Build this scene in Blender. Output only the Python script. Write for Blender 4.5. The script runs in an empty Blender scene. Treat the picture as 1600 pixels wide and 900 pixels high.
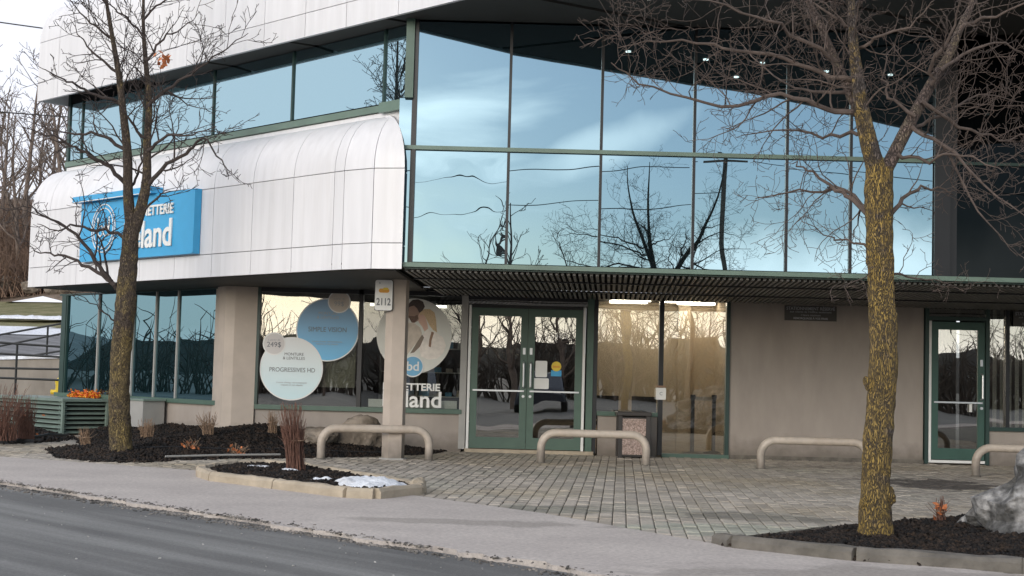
import bpy, math, random
import numpy as np
from mathutils import Vector, Matrix
sc = bpy.context.scene
COL = sc.collection
rad = math.radians
# ------------------------------------------------------------ camera
F = 2232.0; CZ = 1.13; PITCH = rad(3.62); ROLL = rad(1.5)
cam_d = bpy.data.cameras.new("camera"); cam = bpy.data.objects.new("camera", cam_d); COL.objects.link(cam)
cam_d.sensor_width = 36; cam_d.lens = F/1600*36; cam_d.clip_start = .1; cam_d.clip_end = 9000
RM = Matrix.Rotation(math.pi/2+PITCH, 3, 'X') @ Matrix.Rotation(ROLL, 3, 'Z')
cam.matrix_world = Matrix.Translation((0, 0, CZ)) @ RM.to_4x4()
sc.camera = cam
# ------------------------------------------------------------ world + sun
SUN_EL, SUN_AZ = rad(16), rad(205)
w = bpy.data.worlds.new("World"); sc.world = w; w.use_nodes = True
nt = w.node_tree; N = nt.nodes; Lk = nt.links
for n in list(N): N.remove(n)
out = N.new('ShaderNodeOutputWorld'); bg = N.new('ShaderNodeBackground'); bg.inputs['Strength'].default_value = .13
sky = N.new('ShaderNodeTexSky'); sky.sky_type = 'NISHITA'; sky.sun_disc = False
sky.sun_elevation = SUN_EL; sky.sun_rotation = SUN_AZ; sky.air_density = 1.0; sky.dust_density = .9; sky.ozone_density = 3.0
tc = N.new('ShaderNodeTexCoord')
mp = N.new('ShaderNodeMapping'); mp.inputs['Scale'].default_value = (1, 1, 4.5); mp.inputs['Location'].default_value = (3.1, 1.7, .35)
n1 = N.new('ShaderNodeTexNoise'); n1.inputs['Scale'].default_value = 2.3; n1.inputs['Detail'].default_value = 9; n1.inputs['Roughness'].default_value = .52
n1.inputs['Distortion'].default_value = .35
cr = N.new('ShaderNodeMapRange'); cr.inputs['From Min'].default_value = .51; cr.inputs['From Max'].default_value = .72; cr.interpolation_type = 'SMOOTHSTEP'
sep = N.new('ShaderNodeSeparateXYZ')
hz = N.new('ShaderNodeMapRange'); hz.inputs['From Min'].default_value = .0; hz.inputs['From Max'].default_value = .085
hz.inputs['To Min'].default_value = .9; hz.inputs['To Max'].default_value = 0; hz.interpolation_type = 'SMOOTHSTEP'
# high cloud sheet thickens over the northern half of the sky (ahead of the camera)
ns = N.new('ShaderNodeMapRange'); ns.inputs['From Min'].default_value = -.35; ns.inputs['From Max'].default_value = .6
ns.inputs['To Min'].default_value = .12; ns.inputs['To Max'].default_value = .9; ns.interpolation_type = 'SMOOTHSTEP'
def cloud_blob(cx, cz, rx, rz, tilt, amt):
    dv_ = N.new('ShaderNodeMath'); dv_.operation = 'DIVIDE'; ab = N.new('ShaderNodeMath'); ab.operation = 'MULTIPLY'; ab.inputs[1].default_value = -1
    Lk.new(sep.outputs[1], ab.inputs[0]); cl = N.new('ShaderNodeMath'); cl.operation = 'MAXIMUM'; cl.inputs[1].default_value = .05; Lk.new(ab.outputs[0], cl.inputs[0])
    Lk.new(sep.outputs[0], dv_.inputs[0]); Lk.new(cl.outputs[0], dv_.inputs[1])
    dz = N.new('ShaderNodeMath'); dz.operation = 'DIVIDE'; Lk.new(sep.outputs[2], dz.inputs[0]); Lk.new(cl.outputs[0], dz.inputs[1])
    cb = N.new('ShaderNodeCombineXYZ'); Lk.new(dv_.outputs[0], cb.inputs[0]); Lk.new(dz.outputs[0], cb.inputs[1])
    m_ = N.new('ShaderNodeMapping'); m_.vector_type = 'TEXTURE'; m_.inputs['Location'].default_value = (cx, cz, 0); m_.inputs['Rotation'].default_value = (0, 0, tilt); m_.inputs['Scale'].default_value = (rx, rz, 1); Lk.new(cb.outputs[0], m_.inputs[0])
    ln = N.new('ShaderNodeVectorMath'); ln.operation = 'LENGTH'; Lk.new(m_.outputs[0], ln.inputs[0])
    nz = N.new('ShaderNodeTexNoise'); nz.inputs['Scale'].default_value = 11; nz.inputs['Detail'].default_value = 7; Lk.new(cb.outputs[0], nz.inputs[0])
    ad_ = N.new('ShaderNodeMath'); ad_.operation = 'MULTIPLY_ADD'; ad_.inputs[1].default_value = 1.5; Lk.new(nz.outputs[0], ad_.inputs[0]); Lk.new(ln.outputs['Value'], ad_.inputs[2])
    mr_ = N.new('ShaderNodeMapRange'); mr_.interpolation_type = 'SMOOTHSTEP'; mr_.inputs['From Min'].default_value = .85; mr_.inputs['From Max'].default_value = 1.85; mr_.inputs['To Min'].default_value = amt; mr_.inputs['To Max'].default_value = 0; Lk.new(ad_.outputs[0], mr_.inputs[0]); return mr_
Lk.new(tc.outputs['Generated'], sep.inputs[0])
blobs = [cloud_blob(.28, .078, .30, .050, .05, 1.0), cloud_blob(.06, .165, .11, .018, .35, .6), cloud_blob(-.30, .06, .14, .015, .1, .5), cloud_blob(-.9, .22, .4, .04, .1, .6)]
mx1 = N.new('ShaderNodeMath'); mx1.operation = 'MAXIMUM'; mx2 = N.new('ShaderNodeMath'); mx2.operation = 'MAXIMUM'
mix = N.new('ShaderNodeMix'); mix.data_type = 'RGBA'; mix.inputs['B'].default_value = (7.0, 7.0, 7.5, 1)
Lk.new(tc.outputs['Generated'], mp.inputs[0]); Lk.new(mp.outputs[0], n1.inputs[0]); Lk.new(n1.outputs[0], cr.inputs[0])
Lk.new(tc.outputs['Generated'], sep.inputs[0]); Lk.new(sep.outputs[2], hz.inputs[0]); Lk.new(sep.outputs[1], ns.inputs[0])
Lk.new(cr.outputs[0], mx1.inputs[0]); Lk.new(hz.outputs[0], mx1.inputs[1]); Lk.new(mx1.outputs[0], mx2.inputs[0]); Lk.new(ns.outputs[0], mx2.inputs[1])
dt = N.new('ShaderNodeVectorMath'); dt.operation = 'DOT_PRODUCT'; dt.inputs[1].default_value = (math.sin(SUN_AZ)*math.cos(SUN_EL), math.cos(SUN_AZ)*math.cos(SUN_EL), math.sin(SUN_EL))
sg_ = N.new('ShaderNodeMapRange'); sg_.inputs['From Min'].default_value = -.1; sg_.inputs['From Max'].default_value = 1.0; sg_.interpolation_type = 'SMOOTHSTEP'
cc = N.new('ShaderNodeMix'); cc.data_type = 'RGBA'; cc.inputs['A'].default_value = (6.8, 6.9, 7.5, 1); cc.inputs['B'].default_value = (19, 18.5, 17.6, 1)
Lk.new(tc.outputs['Generated'], dt.inputs[0]); Lk.new(dt.outputs['Value'], sg_.inputs[0]); Lk.new(sg_.outputs[0], cc.inputs['Factor']); Lk.new(cc.outputs['Result'], mix.inputs['B'])
last = mx2
for b_ in blobs:
    mm_ = N.new('ShaderNodeMath'); mm_.operation = 'MAXIMUM'; Lk.new(last.outputs[0], mm_.inputs[0]); Lk.new(b_.outputs[0], mm_.inputs[1]); last = mm_
Lk.new(last.outputs[0], mix.inputs['Factor']); Lk.new(sky.outputs[0], mix.inputs['A']); Lk.new(mix.outputs['Result'], bg.inputs[0]); Lk.new(bg.outputs[0], out.inputs[0])
sd = bpy.data.lights.new("sun", 'SUN'); sd.energy = 1.35; sd.angle = rad(34); sd.color = (1, .93, .84)
sun = bpy.data.objects.new("sun", sd); COL.objects.link(sun)
sv = Vector((math.sin(SUN_AZ)*math.cos(SUN_EL), math.cos(SUN_AZ)*math.cos(SUN_EL), math.sin(SUN_EL)))
sun.rotation_euler = sv.to_track_quat('Z', 'Y').to_euler(); sun.location = (0, 0, 30)
sc.view_settings.view_transform = 'Standard'; sc.view_settings.look = 'None'; sc.view_settings.gamma = 1
sc.view_settings.use_curve_mapping = False; sc.view_settings.exposure = 0.3
# ------------------------------------------------------------ helpers
def at(px, py, Y):
    d = RM @ Vector(((px-800)/F, (450-py)/F, -1)); return Vector((0, 0, CZ)) + d*(Y/d.y)
def tag(o, label=None, cat=None, group=None, kind=None):
    if label: o['label'] = label
    if cat: o['category'] = cat
    if group: o['group'] = group
    if kind: o['kind'] = kind
    return o
def thing(name, label, cat, loc=(0, 0, 0), group=None, rz=0):
    o = bpy.data.objects.new(name, None); COL.objects.link(o); o.location = loc; o.rotation_euler[2] = rz
    o.empty_display_size = .2
    return tag(o, label, cat, group)
def wloc(o):
    v = Vector((0, 0, 0))
    while o: v = v + o.location; o = o.parent
    return v
class MB:
    def __init__(s): s.v = []; s.f = []; s.sm = []
    def quad(s, *p, sm=False):
        b = len(s.v); s.v += [tuple(q) for q in p]; s.f.append(tuple(range(b, b+len(p)))); s.sm.append(sm); return s
    def hexa(s, p):   # 8 points: bottom 4 ccw, top 4 ccw
        b = len(s.v); s.v += [tuple(q) for q in p]
        for f in ((3,2,1,0),(4,5,6,7),(0,1,5,4),(1,2,6,5),(2,3,7,6),(3,0,4,7)): s.f.append(tuple(b+i for i in f)); s.sm.append(False)
        return s
    def box(s, x0, x1, y0, y1, z0, z1):
        return s.hexa([(x0,y0,z0),(x1,y0,z0),(x1,y1,z0),(x0,y1,z0),(x0,y0,z1),(x1,y0,z1),(x1,y1,z1),(x0,y1,z1)])
    def wbox(s, S0, S1, q0, q1, z0, z1):   # wing-aligned: X+Y=S, (Y-X)/2=q
        P = lambda S, q, z: (S/2-q, S/2+q, z)
        return s.hexa([P(S0,q1,z0),P(S0,q0,z0),P(S1,q0,z0),P(S1,q1,z0),P(S0,q1,z1),P(S0,q0,z1),P(S1,q0,z1),P(S1,q1,z1)])
    def obox(s, c, ax, size):   # oriented box, ax = 3 unit vectors
        c = Vector(c); a = [Vector(x)*h/2 for x, h in zip(ax, size)]
        return s.hexa([c-a[0]-a[1]-a[2], c+a[0]-a[1]-a[2], c+a[0]+a[1]-a[2], c-a[0]+a[1]-a[2], c-a[0]-a[1]+a[2], c+a[0]-a[1]+a[2], c+a[0]+a[1]+a[2], c-a[0]+a[1]+a[2]])
    def prism(s, poly, z0, z1):
        n = len(poly); b = len(s.v)
        s.v += [(p[0], p[1], z0) for p in poly] + [(p[0], p[1], z1) for p in poly]
        s.f.append(tuple(range(b+n-1, b-1, -1))); s.f.append(tuple(range(b+n, b+2*n))); s.sm += [False, False]
        for i in range(n):
            j = (i+1) % n; s.f.append((b+i, b+j, b+n+j, b+n+i)); s.sm.append(False)
        return s
    def tube(s, pts, r, n=8, cap=True):
        pts = [Vector(p) for p in pts]
        if not hasattr(r, '__len__'): r = [r]*len(pts)
        b = len(s.v); ref = None
        for i, p in enumerate(pts):
            d = (pts[min(i+1, len(pts)-1)]-pts[max(i-1, 0)])
            if d.length < 1e-7: d = Vector((0, 0, 1))
            d.normalize()
            if ref is None:
                ref = Vector((1, 0, 0)) if abs(d.x) < .8 else Vector((0, 1, 0))
            u = (ref - d*ref.dot(d))
            if u.length < 1e-4: u = d.orthogonal()
            u.normalize(); ref = u; v = d.cross(u)
            for k in range(n):
                a = 2*math.pi*k/n; q = p+(u*math.cos(a)+v*math.sin(a))*r[i]; s.v.append((q.x, q.y, q.z))
        for i in range(len(pts)-1):
            for k in range(n):
                k2 = (k+1) % n; s.f.append((b+i*n+k, b+i*n+k2, b+(i+1)*n+k2, b+(i+1)*n+k)); s.sm.append(True)
        if cap:
            s.f.append(tuple(b+k for k in range(n-1, -1, -1))); s.sm.append(False)
            e = b+(len(pts)-1)*n; s.f.append(tuple(e+k for k in range(n))); s.sm.append(False)
        return s
    def disc(s, c, r, d, nrm=(0,-1,0), n=40):   # thin cylinder, c centre of the back, d thickness along nrm
        nrm = Vector(nrm); return s.tube([Vector(c), Vector(c)+nrm*d], r, n)
    def build(s, name, m, parent=None, bevel=0, loc=None):
        me = bpy.data.meshes.new(name)
        off = wloc(parent) if parent else Vector((0, 0, 0))
        if loc is not None: off = off+Vector(loc)
        vs = [(a-off.x, b_-off.y, c-off.z) for a, b_, c in s.v] if off.length > 0 else s.v
        me.from_pydata(vs, [], s.f); me.polygons.foreach_set('use_smooth', s.sm); me.update()
        if any(s.sm) and not all(s.sm): me.set_sharp_from_angle(angle=rad(38))
        me.materials.append(m)
        o = bpy.data.objects.new(name, me); COL.objects.link(o)
        if parent: o.parent = parent
        if loc is not None: o.location = loc
        if bevel:
            bv = o.modifiers.new('bevel', 'BEVEL'); bv.width = bevel; bv.segments = 2; bv.limit_method = 'ANGLE'
        return o
def text(body, size, c, parent, m, rot=(math.pi/2, 0, 0), depth=.004, offset=0, name='lettering', align='CENTER', sx=1, space=1):
    cu = bpy.data.curves.new('t', 'FONT'); cu.body = body; cu.size = size; cu.extrude = depth/2; cu.offset = offset
    cu.align_x = align; cu.align_y = 'CENTER'; cu.resolution_u = 4; cu.space_character = space
    tmp = bpy.data.objects.new('t', cu); COL.objects.link(tmp); dg = bpy.context.evaluated_depsgraph_get(); dg.update()
    me = bpy.data.meshes.new_from_object(tmp.evaluated_get(dg)); bpy.data.objects.remove(tmp)
    me.name = name
    if not me.materials: me.materials.append(m)
    else: me.materials[0] = m
    o = bpy.data.objects.new(name, me); COL.objects.link(o); o.parent = parent
    o.location = Vector(c)-wloc(parent); o.rotation_euler = rot; o.scale = (sx, 1, 1)
    return o
# ------------------------------------------------------------ materials
def mat(name, col, rough=.6, var=.12, scale=6, bump=0, bscale=40, metal=0, spec=.5, dirt=0, dirtcol=(.05,.045,.04), rnd=0, col2=None, c2s=2., stretch=None, splash=0):
    m = bpy.data.materials.new(name); m.use_nodes = True; nt = m.node_tree; N = nt.nodes; L = nt.links
    b = N['Principled BSDF']; b.inputs['Roughness'].default_value = rough; b.inputs['Metallic'].default_value = metal
    b.inputs['Specular IOR Level'].default_value = spec
    g = N.new('ShaderNodeNewGeometry'); pos = g.outputs['Position']
    if stretch:
        mp = N.new('ShaderNodeMapping'); mp.inputs['Scale'].default_value = stretch; L.new(pos, mp.inputs[0]); pos = mp.outputs[0]
    n = N.new('ShaderNodeTexNoise'); n.inputs['Scale'].default_value = scale; n.inputs['Detail'].default_value = 6; L.new(pos, n.inputs[0])
    mr = N.new('ShaderNodeMapRange'); mr.inputs['From Min'].default_value = .3; mr.inputs['From Max'].default_value = .7
    mr.inputs['To Min'].default_value = 1-var; mr.inputs['To Max'].default_value = 1+var; L.new(n.outputs[0], mr.inputs[0])
    src = N.new('ShaderNodeRGB'); src.outputs[0].default_value = (*col, 1); cs = src.outputs[0]
    if col2:
        n2 = N.new('ShaderNodeTexNoise'); n2.inputs['Scale'].default_value = c2s; n2.inputs['Detail'].default_value = 5; L.new(pos, n2.inputs[0])
        r2 = N.new('ShaderNodeMapRange'); r2.inputs['From Min'].default_value = .42; r2.inputs['From Max'].default_value = .6; L.new(n2.outputs[0], r2.inputs[0])
        mx = N.new('ShaderNodeMix'); mx.data_type = 'RGBA'; L.new(r2.outputs[0], mx.inputs['Factor']); L.new(cs, mx.inputs['A']); mx.inputs['B'].default_value = (*col2, 1); cs = mx.outputs['Result']
    if dirt:
        n3 = N.new('ShaderNodeTexNoise'); n3.inputs['Scale'].default_value = 1.3; n3.inputs['Detail'].default_value = 8; n3.inputs['Roughness'].default_value = .65; L.new(pos, n3.inputs[0])
        r3 = N.new('ShaderNodeMapRange'); r3.inputs['From Min'].default_value = .5; r3.inputs['From Max'].default_value = .72; r3.inputs['To Max'].default_value = dirt; L.new(n3.outputs[0], r3.inputs[0])
        mx = N.new('ShaderNodeMix'); mx.data_type = 'RGBA'; L.new(r3.outputs[0], mx.inputs['Factor']); L.new(cs, mx.inputs['A']); mx.inputs['B'].default_value = (*dirtcol, 1); cs = mx.outputs['Result']
    if splash:   # mud splashed and wicked up from the paving
        sz = N.new('ShaderNodeSeparateXYZ'); L.new(g.outputs['Position'], sz.inputs[0]); nz = N.new('ShaderNodeTexNoise'); nz.inputs['Scale'].default_value = 5; nz.inputs['Detail'].default_value = 8; L.new(g.outputs['Position'], nz.inputs[0])
        az = N.new('ShaderNodeMath'); az.operation = 'MULTIPLY_ADD'; L.new(nz.outputs[0], az.inputs[0]); az.inputs[1].default_value = -.45; L.new(sz.outputs[2], az.inputs[2])
        rz_ = N.new('ShaderNodeMapRange'); rz_.inputs['From Min'].default_value = -.18; rz_.inputs['From Max'].default_value = .10; rz_.inputs['To Min'].default_value = splash; rz_.inputs['To Max'].default_value = 0; L.new(az.outputs[0], rz_.inputs[0])
        mx = N.new('ShaderNodeMix'); mx.data_type = 'RGBA'; L.new(rz_.outputs[0], mx.inputs['Factor']); L.new(cs, mx.inputs['A']); mx.inputs['B'].default_value = (.13,.11,.09,1); cs = mx.outputs['Result']
    hs = N.new('ShaderNodeHueSaturation'); L.new(cs, hs.inputs['Color'])
    if rnd:
        oi = N.new('ShaderNodeObjectInfo'); rr = N.new('ShaderNodeMapRange'); rr.inputs['To Min'].default_value = 1-rnd; rr.inputs['To Max'].default_value = 1+rnd
        L.new(oi.outputs['Random'], rr.inputs[0]); mu = N.new('ShaderNodeMath'); mu.operation = 'MULTIPLY'; L.new(rr.outputs[0], mu.inputs[0]); L.new(mr.outputs[0], mu.inputs[1]); L.new(mu.outputs[0], hs.inputs['Value'])
    else: L.new(mr.outputs[0], hs.inputs['Value'])
    L.new(hs.outputs[0], b.inputs['Base Color'])
    if bump:
        nb = N.new('ShaderNodeTexNoise'); nb.inputs['Scale'].default_value = bscale; nb.inputs['Detail'].default_value = 5; L.new(pos, nb.inputs[0])
        bp = N.new('ShaderNodeBump'); bp.inputs['Strength'].default_value = .8; bp.inputs['Distance'].default_value = bump; L.new(nb.outputs[0], bp.inputs['Height']); L.new(bp.outputs[0], b.inputs['Normal'])
    return m
def glass(name, tint, body, refl, trans=None, wob=.0006, ws=1.1, rough=.0):
    """coated window glass: tinted mirror over either a dark body or a clear tinted pane"""
    m = bpy.data.materials.new(name); m.use_nodes = True; nt = m.node_tree; N = nt.nodes; L = nt.links
    N.remove(N['Principled BSDF']); o = N['Material Output']
    g = N.new('ShaderNodeNewGeometry'); oi = N.new('ShaderNodeObjectInfo'); ad = N.new('ShaderNodeVectorMath'); ad.operation = 'ADD'
    sc_ = N.new('ShaderNodeMath'); sc_.operation = 'MULTIPLY'; sc_.inputs[1].default_value = 37; L.new(oi.outputs['Random'], sc_.inputs[0])
    L.new(g.outputs['Position'], ad.inputs[0]); L.new(sc_.outputs[0], ad.inputs[1])
    n = N.new('ShaderNodeTexNoise'); n.inputs['Scale'].default_value = ws; n.inputs['Detail'].default_value = 1.2; L.new(ad.outputs[0], n.inputs[0])
    bp = N.new('ShaderNodeBump'); bp.inputs['Distance'].default_value = wob; bp.inputs['Strength'].default_value = 1; L.new(n.outputs[0], bp.inputs['Height'])
    gl = N.new('ShaderNodeBsdfGlossy'); gl.inputs['Roughness'].default_value = rough; gl.inputs['Color'].default_value = (*tint, 1); L.new(bp.outputs[0], gl.inputs['Normal'])
    if trans: bd = N.new('ShaderNodeBsdfTransparent'); bd.inputs[0].default_value = (*trans, 1)
    else: bd = N.new('ShaderNodeBsdfDiffuse'); bd.inputs[0].default_value = (*body, 1)
    lw = N.new('ShaderNodeLayerWeight'); lw.inputs[0].default_value = .35
    mr = N.new('ShaderNodeMapRange'); mr.inputs['To Min'].default_value = refl; mr.inputs['To Max'].default_value = 1; L.new(lw.outputs['Fresnel'], mr.inputs[0])
    mx = N.new('ShaderNodeMixShader'); L.new(mr.outputs[0], mx.inputs[0]); L.new(bd.outputs[0], mx.inputs[1]); L.new(gl.outputs[0], mx.inputs[2]); L.new(mx.outputs[0], o.inputs[0])
    return m
def emit(name, col, s):
    m = bpy.data.materials.new(name); m.use_nodes = True; N = m.node_tree.nodes; b = N['Principled BSDF']
    b.inputs['Emission Color'].default_value = (*col, 1); b.inputs['Emission Strength'].default_value = s; b.inputs['Base Color'].default_value = (.8,.8,.8,1); return m
M = {}
M['panel'] = mat('white_enamel_panel', (.75,.74,.755), .42, .05, 2.2, dirt=.16, dirtcol=(.42,.39,.36), stretch=(4,4,.35), rnd=.03)
M['panel_back'] = mat('dark_panel_joint', (.17,.165,.165), .8)
M['stucco'] = mat('taupe_stucco', (.36,.315,.28), .85, .07, 5, .003, 90, dirt=.28, dirtcol=(.24,.20,.17), splash=.7, stretch=(1,1,.35))
M['green'] = mat('sage_green_aluminium', (.075,.13,.10), .42, .08, 5)
M['green_deep'] = mat('deep_green_aluminium', (.04,.095,.075), .42, .08, 5)
M['green_dk'] = mat('dark_green_aluminium', (.022,.05,.042), .4, .08, 5)
M['greenp'] = mat('pale_green_flashing', (.135,.20,.16), .45, .1, 3, dirt=.3, dirtcol=(.12,.12,.1))
M['black'] = mat('black_anodised_aluminium', (.012,.012,.014), .4, .1)
M['soffit'] = mat('charcoal_soffit', (.050,.048,.044), .7, .06, 2, rnd=.05)
M['slat'] = mat('grey_soffit_slat', (.15,.145,.135), .5, .1, 8, rnd=.12)
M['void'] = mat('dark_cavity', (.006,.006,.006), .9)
M['white'] = mat('white_paint', (.78,.78,.76), .45, .04)
M['alu'] = mat('bright_aluminium', (.62,.63,.64), .35, .05, metal=.7)
M['mirror'] = glass('blue_reflective_glass', (.265,.375,.44), (.01,.03,.035), .88, wob=.003, ws=.8)
M['mirror_wavy'] = glass('warped_reflective_glass', (.285,.40,.465), (.01,.03,.035), .88, wob=.0042, ws=1.6)
M['mirror_strip'] = glass('blue_strip_glass', (.44,.60,.66), (.01,.03,.035), .85, wob=.0015, ws=.8)
M['teal'] = glass('teal_tinted_glass', (.26,.42,.48), (.008,.03,.035), .72, wob=.002, ws=1.)
M['clear'] = glass('shop_window_glass', (.95,.93,.90), (0,0,0), .23, trans=(.84,.85,.82), wob=.003, ws=1.2)
M['clear_low'] = glass('shop_window_dim_reflection_glass', (.9,.9,.9), (0,0,0), .06, trans=(.82,.84,.82), wob=.003, ws=1.2)  # reflection weakened in the material to imitate a darker mirrored view
M['bronze'] = glass('dark_recess_glass', (.02,.024,.026), (.004,.005,.006), .35, wob=.001)
M['post'] = mat('beige_painted_steel', (.48,.41,.35), .55, .07, 4, .001, 60, dirt=.3, dirtcol=(.3,.24,.18), splash=.8)
M['rail'] = mat('beige_pipe_paint', (.50,.43,.36), .5, .10, 14, .0015, 50, dirt=.45, dirtcol=(.30,.22,.15), splash=.85)
M['blue'] = mat('blue_sign_face', (.045,.36,.66), .4, .03)
M['blue_pale'] = mat('pale_blue_print', (.60,.74,.78), .5, .03)
M['blue_mid'] = mat('mid_blue_print', (.16,.42,.66), .5, .04)
M['print_w'] = mat('white_print', (.80,.80,.78), .5, .02)
M['print_g'] = mat('grey_print', (.16,.17,.19), .6, .02)
M['print_gm'] = mat('mid_grey_print', (.40,.40,.42), .6, .02)
M['cream'] = mat('cream_print', (.62,.55,.48), .5, .03)
M['hair'] = mat('dark_hair_print', (.07,.05,.045), .6, .2, 40)
M['blond'] = mat('blond_hair_print', (.62,.46,.28), .6, .25, 60, stretch=(3,1,.6))
M['skin'] = mat('skin_print', (.66,.44,.35), .6, .08)
M['skin2'] = mat('tan_skin_print', (.36,.24,.19), .6, .08)
M['shirt'] = mat('shirt_print', (.86,.80,.74), .6, .12, 12)
M['shirt2'] = mat('tan_shirt_print', (.64,.56,.48), .6, .12, 12)
M['strap'] = mat('brown_strap_print', (.28,.17,.11), .6, .1)
M['orange'] = mat('orange_print', (.75,.36,.04), .5, .1)
M['yellow'] = mat('yellow_print', (.80,.58,.05), .5, .1)
M['blind'] = mat('grey_green_blind', (.42,.43,.37), .8, .05, 3)
M['beige'] = mat('beige_inner_wall', (.62,.50,.36), .8, .05, 1.5)
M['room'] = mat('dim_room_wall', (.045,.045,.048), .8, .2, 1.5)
M['floor_in'] = mat('tan_tiled_inner_floor', (.20,.165,.125), .5, .12, 3)
M['mulch'] = mat('black_mulch_soil', (.012,.010,.009), .95, .5, 18, .03, 30)
M['chip'] = mat('black_mulch_chip', (.011,.0095,.009), .8, .8, 22, spec=.3, col2=(.035,.023,.016), c2s=9)
M['kerb_s'] = mat('sandy_concrete_kerb', (.44,.37,.28), .9, .14, 7, .006, 45, dirt=.35, dirtcol=(.25,.2,.14))
M['kerb_g'] = mat('weathered_grey_kerb', (.15,.135,.115), .9, .3, 7, .012, 30, dirt=.6, dirtcol=(.10,.09,.07))
M['snow'] = mat('old_snow', (.76,.78,.82), .7, .12, 12, .03, 22, dirt=.45, dirtcol=(.35,.31,.26))
M['rockg'] = mat('grey_white_boulder', (.085,.083,.08), .9, .6, 16, .04, 18, col2=(.31,.30,.29), c2s=5.0)
M['rockb'] = mat('brown_boulder', (.16,.13,.10), .9, .35, 6, .02, 14, col2=(.26,.22,.18), c2s=3)
M['stalk'] = mat('dry_reddish_stalk', (.17,.085,.06), .8, .35, 25)
M['stalk_t'] = mat('dry_tan_stalk', (.30,.20,.13), .8, .35, 25)
M['leaf_o'] = mat('dead_orange_leaf', (.52,.17,.06), .7, .3, 30)
M['bush'] = mat('brown_brush_twig', (.19,.125,.09), .9, .35, 2)
M['bark_far'] = mat('far_grey_bark', (.15,.115,.095), .9, .25, 5)
M['ac'] = mat('sage_green_sheet_metal', (.19,.25,.215), .5, .08, 5, dirt=.2)
M['greybox'] = mat('grey_utility_metal', (.36,.35,.33), .5, .06, 5)
M['conc'] = mat('raw_concrete', (.30,.27,.235), .9, .18, 2.5, .004, 40, dirt=.5, dirtcol=(.14,.12,.10), stretch=(1,1,.4))
M['railing'] = mat('black_railing_paint', (.018,.02,.02), .5, .1)
M['red'] = mat('red_paint', (.55,.02,.02), .4, .05)
M['agg'] = mat('pink_aggregate', (.44,.34,.30), .9, .45, 55, .004, 90, col2=(.30,.22,.19), c2s=40)
M['bin'] = mat('dark_brown_bin_frame', (.035,.030,.028), .5, .1)
M['rubber'] = mat('black_rubber', (.015,.015,.015), .8, .1)
M['cable'] = mat('black_cable', (.02,.02,.022), .6)
M['wood'] = mat('utility_pole_wood', (.16,.12,.09), .9, .2)
M['lamp'] = emit('warm_lamp_lens', (1, .93, .8), 4); M['lobby_lamp'] = emit('lobby_light_lens', (1, .90, .76), 14); M['tubelamp'] = emit('fluorescent_tube', (1, .95, .85), 3)
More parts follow.
